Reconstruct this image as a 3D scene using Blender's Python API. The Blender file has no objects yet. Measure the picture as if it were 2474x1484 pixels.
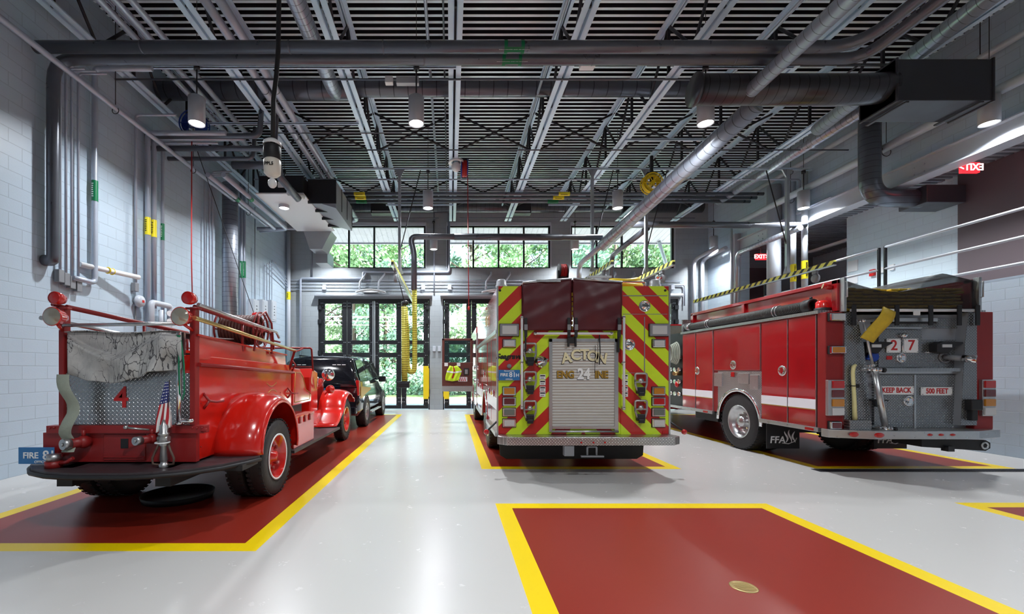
import bpy, bmesh, math, random
from math import sin, cos, pi, radians, sqrt, floor as fl
from mathutils import Vector, Matrix
random.seed(7)
SC = bpy.context.scene
COL = SC.collection
# ---------------------------------------------------------------- camera
F = 1051.0; VX = 1088.0; VY = 893.0; H = 1.55     # focal length in px, vanishing point, eye height
cd = bpy.data.cameras.new('camera'); cam = bpy.data.objects.new('camera', cd); COL.objects.link(cam)
cam.location = (0, 0, H); cam.rotation_euler = (pi/2, 0, 0)
cd.sensor_fit = 'HORIZONTAL'; cd.sensor_width = 36.0; cd.lens = F/2474*36
cd.shift_x = (1237-VX)/2474; cd.shift_y = (VY-742)/2474
cd.clip_start = .05; cd.clip_end = 500
SC.camera = cam
# ---------------------------------------------------------------- world, sun, exposure
w = bpy.data.worlds.new('world'); SC.world = w; w.use_nodes = True
wn = w.node_tree; bg = wn.nodes['Background']
sky = wn.nodes.new('ShaderNodeTexSky'); sky.sky_type = 'NISHITA'; sky.sun_disc = False
sky.sun_elevation = radians(48); sky.sun_rotation = radians(150); sky.air_density = 1.0; sky.dust_density = 2.0
wn.links.new(sky.outputs[0], bg.inputs[0]); bg.inputs[1].default_value = 1.7
sl = bpy.data.lights.new('sun', 'SUN'); sl.energy = 36.0; sl.angle = radians(1.0); sl.color = (1, .96, .88)
so = bpy.data.objects.new('sun', sl); COL.objects.link(so); so.rotation_euler = Vector((-.50, .14, -.85)).to_track_quat('-Z', 'Y').to_euler()
SC.view_settings.view_transform = 'Standard'; SC.view_settings.look = 'None'
SC.view_settings.gamma = 1.0; SC.view_settings.use_curve_mapping = False
SC.view_settings.exposure = 0.06
PEND = 132.0
LAMPC = (.93, .965, 1.0)

def at(px, py, Y): return Vector(((px-VX)*Y/F, Y, H-(py-VY)*Y/F))
def X_(px, Y): return (px-VX)*Y/F
def Z_(py, Y): return H-(py-VY)*Y/F
# ---------------------------------------------------------------- materials
def nt(name):
    m = bpy.data.materials.new(name); m.use_nodes = True; t = m.node_tree
    return m, t, t.nodes['Principled BSDF']
def node(t, kind, **kw):
    n = t.nodes.new(kind)
    for k, v in kw.items():
        if k.startswith('i_'): n.inputs[int(k[2:]) if k[2:].isdigit() else k[2:].replace('_', ' ')].default_value = v
        else: setattr(n, k, v)
    return n
def mth(t, op, a, b=None, c=None):
    n = t.nodes.new('ShaderNodeMath'); n.operation = op
    for i, v in enumerate((a, b, c)):
        if v is None: continue
        if isinstance(v, (int, float)): n.inputs[i].default_value = v
        else: t.links.new(v, n.inputs[i])
    return n.outputs[0]
def mixc(t, fac, a, b):
    n = t.nodes.new('ShaderNodeMix'); n.data_type = 'RGBA'
    t.links.new(fac, n.inputs[0])
    for i, v in ((6, a), (7, b)):
        if isinstance(v, tuple): n.inputs[i].default_value = (*v, 1)
        else: t.links.new(v, n.inputs[i])
    return n.outputs[2]
def bump(t, b, h, strength=.3, dist=.01):
    n = node(t, 'ShaderNodeBump'); n.inputs['Strength'].default_value = strength; n.inputs['Distance'].default_value = dist
    t.links.new(h, n.inputs['Height']); t.links.new(n.outputs[0], b.inputs['Normal'])
def noise(t, scale, detail=2, vec=None, rough=.5):
    n = node(t, 'ShaderNodeTexNoise'); n.inputs['Scale'].default_value = scale; n.inputs['Detail'].default_value = detail
    n.inputs['Roughness'].default_value = rough
    if vec is None:
        vec = node(t, 'ShaderNodeTexCoord').outputs['Object']
    t.links.new(vec, n.inputs['Vector']); return n.outputs['Fac']
def mat(name, col, rough=.5, metal=0.0, nz=0.0, ns=8.0, coat=0.0, emit=0.0, ecol=None, bmp=0.0, bs=60, spec=None, var=.25):
    m, t, b = nt(name)
    b.inputs['Base Color'].default_value = (*col, 1); b.inputs['Roughness'].default_value = rough
    b.inputs['Metallic'].default_value = metal; b.inputs['Coat Weight'].default_value = coat
    b.inputs['Coat Roughness'].default_value = .06
    if spec is not None: b.inputs['Specular IOR Level'].default_value = spec
    if emit: b.inputs['Emission Color'].default_value = (*(ecol or col), 1); b.inputs['Emission Strength'].default_value = emit
    if nz:
        f = noise(t, ns, 4)
        c = mixc(t, mth(t, 'MULTIPLY', f, 1.0), tuple(max(0, x*(1-nz)) for x in col), tuple(min(1, x*(1+nz)) for x in col))
        t.links.new(c, b.inputs['Base Color'])
        r = mth(t, 'MULTIPLY_ADD', f, var*rough*2, rough*(1-var)); t.links.new(r, b.inputs['Roughness'])
    if bmp: bump(t, b, noise(t, bs, 3), bmp, .01)
    return m
def sepxyz(t):
    s = node(t, 'ShaderNodeSeparateXYZ'); t.links.new(node(t, 'ShaderNodeTexCoord').outputs['Object'], s.inputs[0]); return s
def block_mat(name, ax, col, mortar):
    m, t, b = nt(name); s = sepxyz(t); c = node(t, 'ShaderNodeCombineXYZ')
    t.links.new(s.outputs[ax], c.inputs[0]); t.links.new(s.outputs[2], c.inputs[1])
    br = node(t, 'ShaderNodeTexBrick'); t.links.new(c.outputs[0], br.inputs['Vector'])
    br.inputs['Scale'].default_value = 1.0; br.inputs['Brick Width'].default_value = .40; br.inputs['Row Height'].default_value = .20
    br.inputs['Mortar Size'].default_value = .006; br.inputs['Mortar Smooth'].default_value = .3
    br.inputs['Color1'].default_value = (*col, 1); br.inputs['Color2'].default_value = (*[x*.96 for x in col], 1)
    br.inputs['Mortar'].default_value = (*mortar, 1)
    n1 = noise(t, 1.3, 3)
    t.links.new(mixc(t, mth(t, 'MULTIPLY', n1, .22), br.outputs['Color'], tuple(x*.8 for x in col)), b.inputs['Base Color'])
    b.inputs['Roughness'].default_value = .42
    h = mth(t, 'MULTIPLY_ADD', br.outputs['Fac'], -1.0, mth(t, 'MULTIPLY', noise(t, 55, 3), .22))
    bump(t, b, h, .55, .006)
    return m
def plate_mat(name, ax, ay, col=(.62, .63, .64), P=.042, rough=.28, metal=.95):
    """diamond tread plate, raised bars alternating in direction"""
    m, t, b = nt(name); s = sepxyz(t); u, v = s.outputs[ax], s.outputs[ay]
    def loz(ou, ov, sg):
        fu = mth(t, 'SUBTRACT', mth(t, 'FRACT', mth(t, 'MULTIPLY_ADD', u, 1/P, ou)), .5)
        fv = mth(t, 'SUBTRACT', mth(t, 'FRACT', mth(t, 'MULTIPLY_ADD', v, 1/P, ov)), .5)
        a = mth(t, 'ADD', fu, mth(t, 'MULTIPLY', fv, sg)); c = mth(t, 'SUBTRACT', fv, mth(t, 'MULTIPLY', fu, sg))
        d = mth(t, 'ADD', mth(t, 'POWER', mth(t, 'ABSOLUTE', mth(t, 'MULTIPLY', a, 1.9)), 2), mth(t, 'POWER', mth(t, 'ABSOLUTE', mth(t, 'MULTIPLY', c, 6.5)), 2))
        return mth(t, 'MAXIMUM', mth(t, 'SUBTRACT', 1.0, d), 0.0)
    h = mth(t, 'MAXIMUM', loz(100.0, 100.0, 1.0), loz(100.5, 100.5, -1.0))
    t.links.new(mixc(t, mth(t, 'MINIMUM', mth(t, 'MULTIPLY', h, 2.0), 1.0), tuple(x*.62 for x in col), tuple(min(1, x*1.35) for x in col)), b.inputs['Base Color'])
    b.inputs['Metallic'].default_value = metal; b.inputs['Roughness'].default_value = rough
    bump(t, b, h, .9, .004)
    return m
def stripe_fac(t, s, period, duty):
    return mth(t, 'LESS_THAN', mth(t, 'MODULO', s, period), period*duty)
def glass_mat(name, col=(1, 1, 1), refl=.08, rough=0.0):
    m = bpy.data.materials.new(name); m.use_nodes = True; t = m.node_tree; t.nodes.clear()
    o = node(t, 'ShaderNodeOutputMaterial'); tr = node(t, 'ShaderNodeBsdfTransparent'); g = node(t, 'ShaderNodeBsdfGlossy')
    tr.inputs[0].default_value = (*col, 1); g.inputs['Roughness'].default_value = rough
    mx = node(t, 'ShaderNodeMixShader'); lw = node(t, 'ShaderNodeLayerWeight'); lw.inputs[0].default_value = .25
    f = mth(t, 'MULTIPLY_ADD', lw.outputs['Fresnel'], .6, refl)
    t.links.new(f, mx.inputs[0]); t.links.new(tr.outputs[0], mx.inputs[1]); t.links.new(g.outputs[0], mx.inputs[2])
    t.links.new(mx.outputs[0], o.inputs[0]); return m

M = {}
M['white_floor'] = None
def floor_mat(name, col, nz, rough):
    m, t, b = nt(name)
    n1 = noise(t, .7, 4); n2 = noise(t, 300, 2); n3 = noise(t, 5, 5, rough=.7)
    c = mixc(t, n1, tuple(x*(1-nz) for x in col), tuple(min(1, x*(1+nz)) for x in col))
    c = mixc(t, mth(t, 'MULTIPLY', mth(t, 'GREATER_THAN', n3, .78), .05), c, tuple(x*.75 for x in col))
    t.links.new(c, b.inputs['Base Color'])
    t.links.new(mth(t, 'MULTIPLY_ADD', n3, .025, rough-.0125), b.inputs['Roughness'])
    b.inputs['Coat Weight'].default_value = .06; b.inputs['Coat Roughness'].default_value = .2; b.inputs['Specular IOR Level'].default_value = .32
    bump(t, b, n2, .05, .003)
    return m
M['fl_white'] = floor_mat('epoxy light grey', (.56, .55, .535), .03, .27)
M['fl_red'] = floor_mat('epoxy red', (.25, .020, .010), .10, .36)
M['fl_yel'] = floor_mat('epoxy yellow', (.86, .62, .0), .04, .36)
WB = (.49, .60, .70)
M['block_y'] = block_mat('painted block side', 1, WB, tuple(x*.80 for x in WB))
M['block_x'] = block_mat('shaded block back', 0, (.33, .365, .39), (.27, .30, .32))  # same paint as the side walls, darkened for the weaker light here
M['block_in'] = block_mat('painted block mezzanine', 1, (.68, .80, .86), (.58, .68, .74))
M['steel'] = mat('painted steel blue grey', (.66, .82, 1.0), .38, .1, nz=.08, ns=5)
M['dsteel'] = mat('dark steel and web shade', (.035, .037, .045), .5, .3)  # on joist webs and braces the near black stands in for shade
M['deckl'] = mat('deck flange paint', (.80, .92, 1.0), .35, .1, nz=.06, ns=3)
M['deckd'] = mat('deck recess shade', (.010, .010, .016), .8)  # shade inside the deck ribs, put into the colour as near black
M['pipe'] = mat('grey pipe jacket', (.44, .49, .58), .36, .35, nz=.12, ns=6)
M['dpipe'] = mat('dark pipe jacket', (.13, .14, .165), .30, .45, nz=.15, ns=5)
def spiral_mat(name, col, ax, P=.13):
    m, t, b = nt(name); s = sepxyz(t)
    f = mth(t, 'LESS_THAN', mth(t, 'FRACT', mth(t, 'MULTIPLY_ADD', s.outputs[ax], 1/P, 100)), .07)
    t.links.new(mixc(t, f, col, tuple(x*.35 for x in col)), b.inputs['Base Color'])
    b.inputs['Roughness'].default_value = .28; b.inputs['Metallic'].default_value = .5
    bump(t, b, f, .6, .01); return m
M['spy'] = spiral_mat('spiral duct along', (.46, .51, .60), 1)
M['spx'] = spiral_mat('spiral duct across', (.075, .078, .088), 0, .16)
M['spe'] = spiral_mat('shade dark spiral duct', (.13, .15, .18), 2)  # elbow duct's shade worked into a darker colour
M['spd'] = spiral_mat('big round duct', (.14, .15, .18), 0, .3)
M['spz'] = spiral_mat('spiral duct upright', (.33, .36, .42), 2)
M['galv'] = mat('galvanised steel', (.50, .53, .57), .35, .7, nz=.1, ns=12)
M['duct'] = mat('sheet metal duct', (.34, .36, .39), .4, .4, nz=.08, ns=3)
M['dduct'] = mat('duct darkened as shade', (.055, .058, .068), .42, .3, nz=.1, ns=3)  # duct grey darkened to stand in for the unlit plenum
M['black'] = mat('black rubber', (.012, .012, .014), .55)
M['blackm'] = mat('black frame metal', (.022, .023, .027), .35, .3)
M['white'] = mat('white enamel', (.78, .79, .80), .35)
M['lampw'] = mat('lamp housing grey white', (.42, .44, .48), .35, .1)
M['soffit'] = mat('soffit board', (.42, .41, .46), .5)
M['grey'] = mat('grey plastic', (.22, .23, .25), .5)
M['lgrey'] = mat('light grey paint', (.50, .54, .60), .4)
M['lens'] = mat('lamp lens', (1, 1, 1), .3, emit=16, ecol=(1, .98, .95))
M['glass'] = glass_mat('window glass', (.94, .97, .96), .03)
M['dglass'] = mat('dark tinted glass', (.01, .012, .015), .05, 0, coat=1)
M['cglass'] = glass_mat('vehicle glass', (.6, .75, .75), .08)
M['chrome'] = mat('chrome', (.82, .83, .85), .10, 1.0)
M['alu'] = mat('brushed aluminium', (.56, .57, .58), .3, .9, nz=.08, ns=20)
M['pl_xz'] = plate_mat('tread plate upright', 0, 2)
M['pl_yz'] = plate_mat('tread plate side', 1, 2)
M['pl_dk'] = plate_mat('tread plate upright shaded', 0, 2, (.40, .41, .42))  # darker copy of the plate, with the right engine's shade in its colour
M['pl_xy'] = plate_mat('tread plate flat', 0, 1)
M['red'] = mat('engine red paint', (.36, .006, .010), .22, 0, coat=1.0, nz=.06, ns=2)
M['ored'] = mat('old engine red paint', (.60, .011, .005), .20, 0, coat=1.0, nz=.06, ns=3, bmp=.02, bs=9)
M['dred'] = mat('dull red paint', (.26, .012, .012), .4, 0, nz=.15, ns=6)
M['lime'] = mat('reflective lime', (.60, .82, .02), .4)
M['stripe'] = mat('reflective white stripe', (.78, .78, .82), .35)
M['maroon'] = mat('maroon vinyl', (.085, .008, .014), .42, 0, nz=.3, ns=4, bmp=.25, bs=7)
M['tyre'] = mat('tyre rubber', (.022, .022, .024), .6, 0, nz=.3, ns=20, bmp=.1, bs=60)
M['gold'] = mat('gold leaf', (.50, .31, .06), .35, .6)
M['goldp'] = mat('pale gold leaf', (.85, .78, .50), .35, .15)
M['amber'] = mat('amber lens', (.50, .19, .01), .15, coat=1)
M['rlens'] = mat('red lens', (.45, .01, .01), .12, coat=1)
M['drlens'] = mat('dark red lens', (.12, .008, .01), .12, coat=1)
M['clens'] = mat('clear lens', (.60, .60, .60), .2, .1, coat=1)
M['slens'] = mat('smoked lens', (.16, .19, .17), .15, .2, coat=1)
M['yel'] = mat('yellow plastic', (.82, .60, .01), .4)
M['hoseY'] = mat('yellow hose jacket', (.62, .42, .03), .75, nz=.2, ns=20, bmp=.2, bs=90)
M['hoseG'] = mat('grey green hose jacket', (.30, .33, .27), .8, nz=.2, ns=15, bmp=.3, bs=120)
M['bluep'] = mat('number plate blue', (.03, .17, .42), .35)
M['wpaint'] = mat('white lettering', (.85, .87, .88), .4)
M['rpaint'] = mat('red lettering', (.5, .012, .012), .4)
M['bpaint'] = mat('black lettering', (.01, .01, .01), .4)
M['green'] = mat('green pipe label', (.0, .17, .06), .4)
M['ylab'] = mat('yellow pipe label', (.85, .72, .02), .4)
M['wood'] = mat('worn dark board', (.040, .030, .034), .45, 0, nz=.6, ns=9)
M['brown'] = mat('brown rubber hose', (.11, .025, .018), .5)
M['blue'] = mat('blue plastic', (.01, .05, .33), .35)
M['rhose'] = mat('red air hose', (.5, .02, .02), .45)
M['cable'] = mat('black cable', (.02, .02, .022), .5)
M['exit'] = mat('exit sign red', (.9, .01, .01), .4, emit=2.2, ecol=(1, .02, .03))
M['exitw'] = mat('exit sign letters', (1, .6, .6), .4, emit=5.0, ecol=(1, .35, .35))
M['maroond'] = mat('dark mezzanine door', (.12, .09, .10), .5)
M['asphalt'] = mat('outside concrete', (.62, .62, .60), .8, nz=.15, ns=2)
M['grass'] = mat('verge grass', (.06, .13, .03), .9, nz=.4, ns=6)
M['bark'] = mat('bark', (.10, .075, .055), .9, nz=.3, ns=10)
M['mesh'] = None
M['suv'] = mat('black car paint', (.008, .008, .012), .10, .2, coat=1)
M['brass'] = mat('brass', (.55, .42, .18), .3, .9)
M['cast'] = mat('cast metal', (.45, .45, .45), .35, .9, nz=.2, ns=12)
# ---------------------------------------------------------------- mesh builder
class MB:
    def __init__(s): s.bm = bmesh.new(); s.mi = 0
    def m(s, i): s.mi = i; return s
    def face(s, pts, smooth=False):
        vs = [s.bm.verts.new(p) for p in pts]; f = s.bm.faces.new(vs); f.material_index = s.mi; f.smooth = smooth; return s
    def box(s, x0, x1, y0, y1, z0, z1):
        x0, x1 = sorted((x0, x1)); y0, y1 = sorted((y0, y1)); z0, z1 = sorted((z0, z1))
        v = [s.bm.verts.new((x, y, z)) for z in (z0, z1) for y in (y0, y1) for x in (x0, x1)]
        for q in ((0, 2, 3, 1), (4, 5, 7, 6), (0, 1, 5, 4), (2, 6, 7, 3), (0, 4, 6, 2), (1, 3, 7, 5)):
            f = s.bm.faces.new([v[i] for i in q]); f.material_index = s.mi
        return s
    def loft(s, rings, closed=True, cap=True, smooth=True):
        vr = [[s.bm.verts.new(p) for p in r] for r in rings]; n = len(vr[0])
        for a, b in zip(vr, vr[1:]):
            for i in range(n if closed else n-1):
                j = (i+1) % n
                f = s.bm.faces.new((a[i], a[j], b[j], b[i])); f.smooth = smooth; f.material_index = s.mi
        if cap and closed:
            for r, fl_ in ((vr[0], True), (vr[-1], False)):
                try:
                    f = s.bm.faces.new(r[::-1] if fl_ else r); f.material_index = s.mi
                except ValueError: pass
        return s
    def tube(s, pts, r, n=10, cap=True, rr=None):
        pts = [Vector(p) for p in pts]; rings = []; up = None
        for i, p in enumerate(pts):
            d = (pts[min(i+1, len(pts)-1)]-pts[max(i-1, 0)])
            d = d.normalized() if d.length > 1e-9 else Vector((0, 0, 1))
            if up is None:
                up = Vector((0, 0, 1)) if abs(d.z) < .9 else Vector((1, 0, 0))
            a = d.cross(up); a.normalize(); up2 = a.cross(d); up = up2
            R = r if rr is None else rr[i]
            rings.append([p+(a*cos(2*pi*k/n)+up2*sin(2*pi*k/n))*R for k in range(n)])
        return s.loft(rings, True, cap)
    def cyl(s, p0, p1, r, n=16, r1=None): return s.tube([p0, p1], r, n, True, None if r1 is None else [r, r1])
    def bend(s, pts, r, R=.12, n=10, seg=5):
        """tube through corner points with rounded corners of radius R"""
        return s.tube(rounded(pts, R, seg), r, n)
    def lathe(s, prof, c, axis='z', n=28, a0=0, a1=2*pi, smooth=True):
        """prof: list of (radius, height)"""
        full = abs(a1-a0-2*pi) < 1e-6
        k = n if full else n+1; rings = []
        c = Vector(c)
        for r, h in prof:
            ring = []
            for i in range(k):
                a = a0+(a1-a0)*i/n
                if axis == 'z': v = Vector((r*cos(a), r*sin(a), h))
                elif axis == 'y': v = Vector((r*cos(a), h, r*sin(a)))
                else: v = Vector((h, r*cos(a), r*sin(a)))
                ring.append(c+v)
            rings.append(ring)
        return s.loft(rings, full, False, smooth)
    def prism(s, poly, axis, a, b, smooth=False):
        """poly: 2-D outline in the two other axes, extruded from a to b"""
        def P(u, v, w): return {'x': (w, u, v), 'y': (u, w, v), 'z': (u, v, w)}[axis]
        s.loft([[P(u, v, a) for u, v in poly], [P(u, v, b) for u, v in poly]], True, True, smooth); return s
    def sheet(s, fn, nu, nv, smooth=True):
        vs = [[s.bm.verts.new(fn(i/nu, j/nv)) for j in range(nv+1)] for i in range(nu+1)]
        for i in range(nu):
            for j in range(nv):
                f = s.bm.faces.new((vs[i][j], vs[i+1][j], vs[i+1][j+1], vs[i][j+1])); f.smooth = smooth; f.material_index = s.mi
        return s
    def sphere(s, c, r, n=16, sx=1, sy=1, sz=1, z0=-1, z1=1):
        prof = []
        c = Vector(c); k = n//2; rings = []
        a0, a1 = math.asin(z0), math.asin(z1)
        for j in range(k+1):
            a = a0+(a1-a0)*j/k; R = max(cos(a), 1e-3)*r
            rings.append([c+Vector((R*cos(2*pi*i/n)*sx, R*sin(2*pi*i/n)*sy, sin(a)*r*sz)) for i in range(n)])
        return s.loft(rings, True, True)
    def torus(s, c, R, r, axis='y', n=28, k=8):
        pts = []
        c = Vector(c); rings = []
        for i in range(n+1):
            a = 2*pi*i/n; ring = []
            for j in range(k):
                b = 2*pi*j/k; q = R+r*cos(b); h = r*sin(b)
                v = {'x': (h, q*cos(a), q*sin(a)), 'y': (q*cos(a), h, q*sin(a)), 'z': (q*cos(a), q*sin(a), h)}[axis]
                ring.append(c+Vector(v))
            rings.append(ring)
        return s.loft(rings, True, False)
    def mesh(s, name):
        bmesh.ops.recalc_face_normals(s.bm, faces=s.bm.faces)
        me = bpy.data.meshes.new(name); s.bm.to_mesh(me); s.bm.free(); return me
def rounded(pts, R=.12, seg=5):
    pts = [Vector(p) for p in pts]; out = [pts[0]]
    for a, b, c in zip(pts, pts[1:], pts[2:]):
        u = (a-b); v = (c-b); r = min(R, u.length*.49, v.length*.49); u.normalize(); v.normalize()
        p, q = b+u*r, b+v*r
        for i in range(seg+1):
            k = i/seg; out.append((1-k)**2*p+2*k*(1-k)*b+k*k*q)
    out.append(pts[-1]); return out
ORG = {}
def ob(name, mb, mt, parent=None, label=None, bev=0, sol=0, auto=False):
    me = mb.mesh(name) if isinstance(mb, MB) else mb
    for k in (mt if isinstance(mt, (list, tuple)) else [mt]):
        me.materials.append(M[k] if isinstance(k, str) else k)
    o = bpy.data.objects.new(name, me); COL.objects.link(o)
    if parent is not None:
        org = ORG.get(parent.name, Vector((0, 0, 0)))
        me.transform(Matrix.Translation(-org)); o.parent = parent; ORG[o.name] = org
    if label: o['label'] = label
    if sol:
        d = o.modifiers.new('solid', 'SOLIDIFY'); d.thickness = sol; d.offset = 0
    if bev:
        d = o.modifiers.new('bevel', 'BEVEL'); d.width = bev; d.segments = 2; d.limit_method = 'ANGLE'; d.angle_limit = radians(50)
    return o
def tag(o, label, cat, group=None):
    o['label'] = label; o['category'] = cat
    if group: o['group'] = group
    return o
def struct(name, mb, mt, parent=None, bev=0):
    o = ob(name, mb, mt, parent, bev=bev)
    if parent is None: o['kind'] = 'structure'
    return o
def thing(name, label, cat, loc=(0, 0, 0), group=None):
    o = bpy.data.objects.new(name, None); COL.objects.link(o); o.empty_display_size = .1
    o.location = loc; ORG[o.name] = Vector(loc); tag(o, label, cat, group); return o
def one(name, mb, mt, label, cat, group=None, bev=0, sol=0, origin=None):
    """a thing that is one mesh; its origin goes to the middle of its mesh"""
    o = ob(name, mb, mt, None, None, bev, sol)
    vs = [v.co for v in o.data.vertices]
    c = origin or Vector([ (min(v[i] for v in vs)+max(v[i] for v in vs))/2 for i in range(3)])
    c = Vector(c)
    if not any(k in str(mt) for k in ('sp', 'pl_')):
        o.data.transform(Matrix.Translation(-c)); o.location = c; ORG[o.name] = c
    return tag(o, label, cat, group)
def dup(root, loc, label=None, group=None):
    r = root.copy(); COL.objects.link(r); r.location = loc
    if label: r['label'] = label
    if group: r['group'] = group
    for ch in list(root.children):
        c = ch.copy(); COL.objects.link(c); c.parent = r
        for g in list(ch.children):
            d = g.copy(); COL.objects.link(d); d.parent = c
    return r
def text(s, size, pos, mt, parent, name='lettering', rot=(pi/2, 0, 0), ext=.002, off=0.0, sx=1.0, shear=0.0, align='CENTER', label=None):
    cu = bpy.data.curves.new(name, 'FONT'); cu.body = s; cu.size = size; cu.extrude = ext; cu.offset = off
    cu.align_x = align; cu.align_y = 'CENTER'; cu.shear = shear; cu.resolution_u = 3
    o = bpy.data.objects.new(name, cu); me = bpy.data.meshes.new_from_object(o)
    bpy.data.objects.remove(o); bpy.data.curves.remove(cu)
    from mathutils import Euler
    me.transform(Matrix.Translation(Vector(pos)) @ Euler(rot).to_matrix().to_4x4() @ Matrix.Diagonal((sx, 1, 1, 1)))
    me.materials.clear()
    return ob(name, me, mt, parent, label)
# ================================================================ the room
WX0, WX1, WY0, WY1 = -6.30, 9.95, -8.0, 16.8
DZ = 8.05; JB = 6.95
bays = [(-4.85, -1.66, 3.71, 15.0), (.487, 3.60, 6.77, 15.0), (.52, 3.65, -4.0, 5.03), (5.72, 8.85, 6.80, 15.0), (5.86, 8.98, -4.0, 5.06), (-4.85, -1.66, -6.5, .5)]
bw = .17
xs = sorted({WX0, WX1}|{v for b in bays for v in (b[0], b[0]+bw, b[1]-bw, b[1])})
ys = sorted({WY0, WY1+.3}|{v for b in bays for v in (b[2], b[2]+bw, b[3]-bw, b[3])})
f = MB()
for x0, x1 in zip(xs, xs[1:]):
    for y0, y1 in zip(ys, ys[1:]):
        cx, cy = (x0+x1)/2, (y0+y1)/2; f.mi = 0
        for b in bays:
            if b[0] < cx < b[1] and b[2] < cy < b[3]:
                f.mi = 1 if (b[0]+bw < cx < b[1]-bw and b[2]+bw < cy < b[3]-bw) else 2
        f.face([(x0, y0, 0), (x1, y0, 0), (x1, y1, 0), (x0, y1, 0)])
f.mi = 0; f.box(WX0-.3, WX1+.3, WY0, WY1+.3, -.3, -.004)
struct('floor', f, ['fl_white', 'fl_red', 'fl_yel'])
# corrugated deck running across the room
f = MB(); y = WY0; P = .152
while y < WY1+.1:
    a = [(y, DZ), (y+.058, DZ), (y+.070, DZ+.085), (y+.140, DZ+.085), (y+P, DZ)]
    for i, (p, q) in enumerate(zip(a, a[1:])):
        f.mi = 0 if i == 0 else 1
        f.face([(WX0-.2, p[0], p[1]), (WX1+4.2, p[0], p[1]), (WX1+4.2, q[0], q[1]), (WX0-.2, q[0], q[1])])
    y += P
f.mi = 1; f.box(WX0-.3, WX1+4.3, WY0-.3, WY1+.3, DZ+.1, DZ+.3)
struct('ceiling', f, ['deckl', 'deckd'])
# walls with openings
WC = (-2.95, 1.87, 6.65); WW = 1.99; DW = 2.155; WZ0, WZ1, DH = 5.46, 7.11, 4.28
def wall_open(y0, y1, xa, xb):
    f = MB(); X = sorted({xa, xb}|{c+s for c in WC for s in (-WW, WW, -DW, DW)}); Zs = [0, DH, WZ0, WZ1, DZ+.12]
    for x0, x1 in zip(X, X[1:]):
        for z0, z1 in zip(Zs, Zs[1:]):
            cx, cz = (x0+x1)/2, (z0+z1)/2
            if any((abs(cx-c) < WW and WZ0 < cz < WZ1) or (abs(cx-c) < DW and cz < DH) for c in WC): continue
            f.box(x0, x1, y0, y1, z0, z1)
    return f
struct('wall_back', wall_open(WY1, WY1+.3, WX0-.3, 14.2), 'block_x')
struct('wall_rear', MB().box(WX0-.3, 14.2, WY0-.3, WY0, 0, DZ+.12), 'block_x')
struct('wall_left', MB().box(WX0-.3, WX0, WY0, WY1, 0, DZ+.12), 'block_y')
f = MB(); f.box(WX1, WX1+.3, WY0, WY1, 0, 3.15); f.box(WX1, WX1+.3, WY0, WY1, 5.98, DZ+.12); f.box(WX1, WX1+.3, 14.9, WY1, 3.15, 5.98)
struct('wall_right', f, 'block_y')
struct('floor_mezzanine', MB().box(WX1+.3, 14.2, WY0, WY1, 3.05, 3.25), 'lgrey')
f = MB(); f.box(11.3, 11.5, WY0, 12.4, 3.25, 5.9); f.box(14.0, 14.2, 12.4, WY1, 3.25, 5.9); f.box(11.5, 14.0, 12.2, 12.4, 3.25, 5.9)
struct('wall_mezzanine', f, 'block_in')
f = MB()
y = WY0
while y < WY1-.1:
    f.box(WX1+.3, 14.0, y, y+.07, 5.86, 5.90); y += .152
f.box(WX1+.3, 14.0, WY0, WY1, 5.90, 6.0)
struct('ceiling_mezzanine', f, 'duct')
# steel beam over the mezzanine opening
f = MB(); bx = WX1-.02
f.box(bx-.12, bx+.22, WY0, 14.95, 5.96, 5.985); f.box(bx-.12, bx+.22, WY0, 14.95, 5.58, 5.605); f.box(bx-.02, bx+.02, WY0, 14.95, 5.6, 5.97)
for yy in (9.2, 12.0, 13.9):
    for a in (-.1, .1):
        for z in (5.7, 5.85): f.cyl((bx-.02, yy+a, z), (bx-.045, yy+a, z), .02, 8)
one('mezzanine_beam', f, 'lgrey', 'long pale steel beam over the open mezzanine on the right wall', 'beam')
# windows
for i, c in enumerate(WC):
    for tagy, base in ((WY1+.05, 1),):
        r = bpy.data.objects.new('window_%d' % (i+base), None); COL.objects.link(r); r.location = (c, tagy, WZ0); ORG[r.name] = Vector(r.location); r['kind'] = 'structure'
        f = MB(); y0, y1 = tagy, tagy+.09
        f.box(c-WW, c+WW, y0, y1, WZ0, WZ0+.05); f.box(c-WW, c+WW, y0, y1, WZ1-.05, WZ1)
        for k in range(5):
            x = c-WW+.03+(2*WW-.06)*k/4; f.box(x-.032, x+.032, y0, y1, WZ0, WZ1)
        ob('window_frame', f, 'blackm', r)
        g = MB(); g.box(c-WW+.03, c+WW-.03, y0+.04, y0+.05, WZ0+.03, WZ1-.03); ob('pane', g, 'glass', r)
        if base == 1:
            s = MB(); s.box(c-WW-.03, c+WW+.03, WY1-.03, WY1+.02, WZ1+.0, WZ1+.12); s.box(c-WW-.04, c-WW, WY1-.02, WY1+.03, WZ0, WZ1); s.box(c+WW, c+WW+.04, WY1-.02, WY1+.03, WZ0, WZ1)
            ob('window_trim', s, 'lgrey', r)
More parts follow.
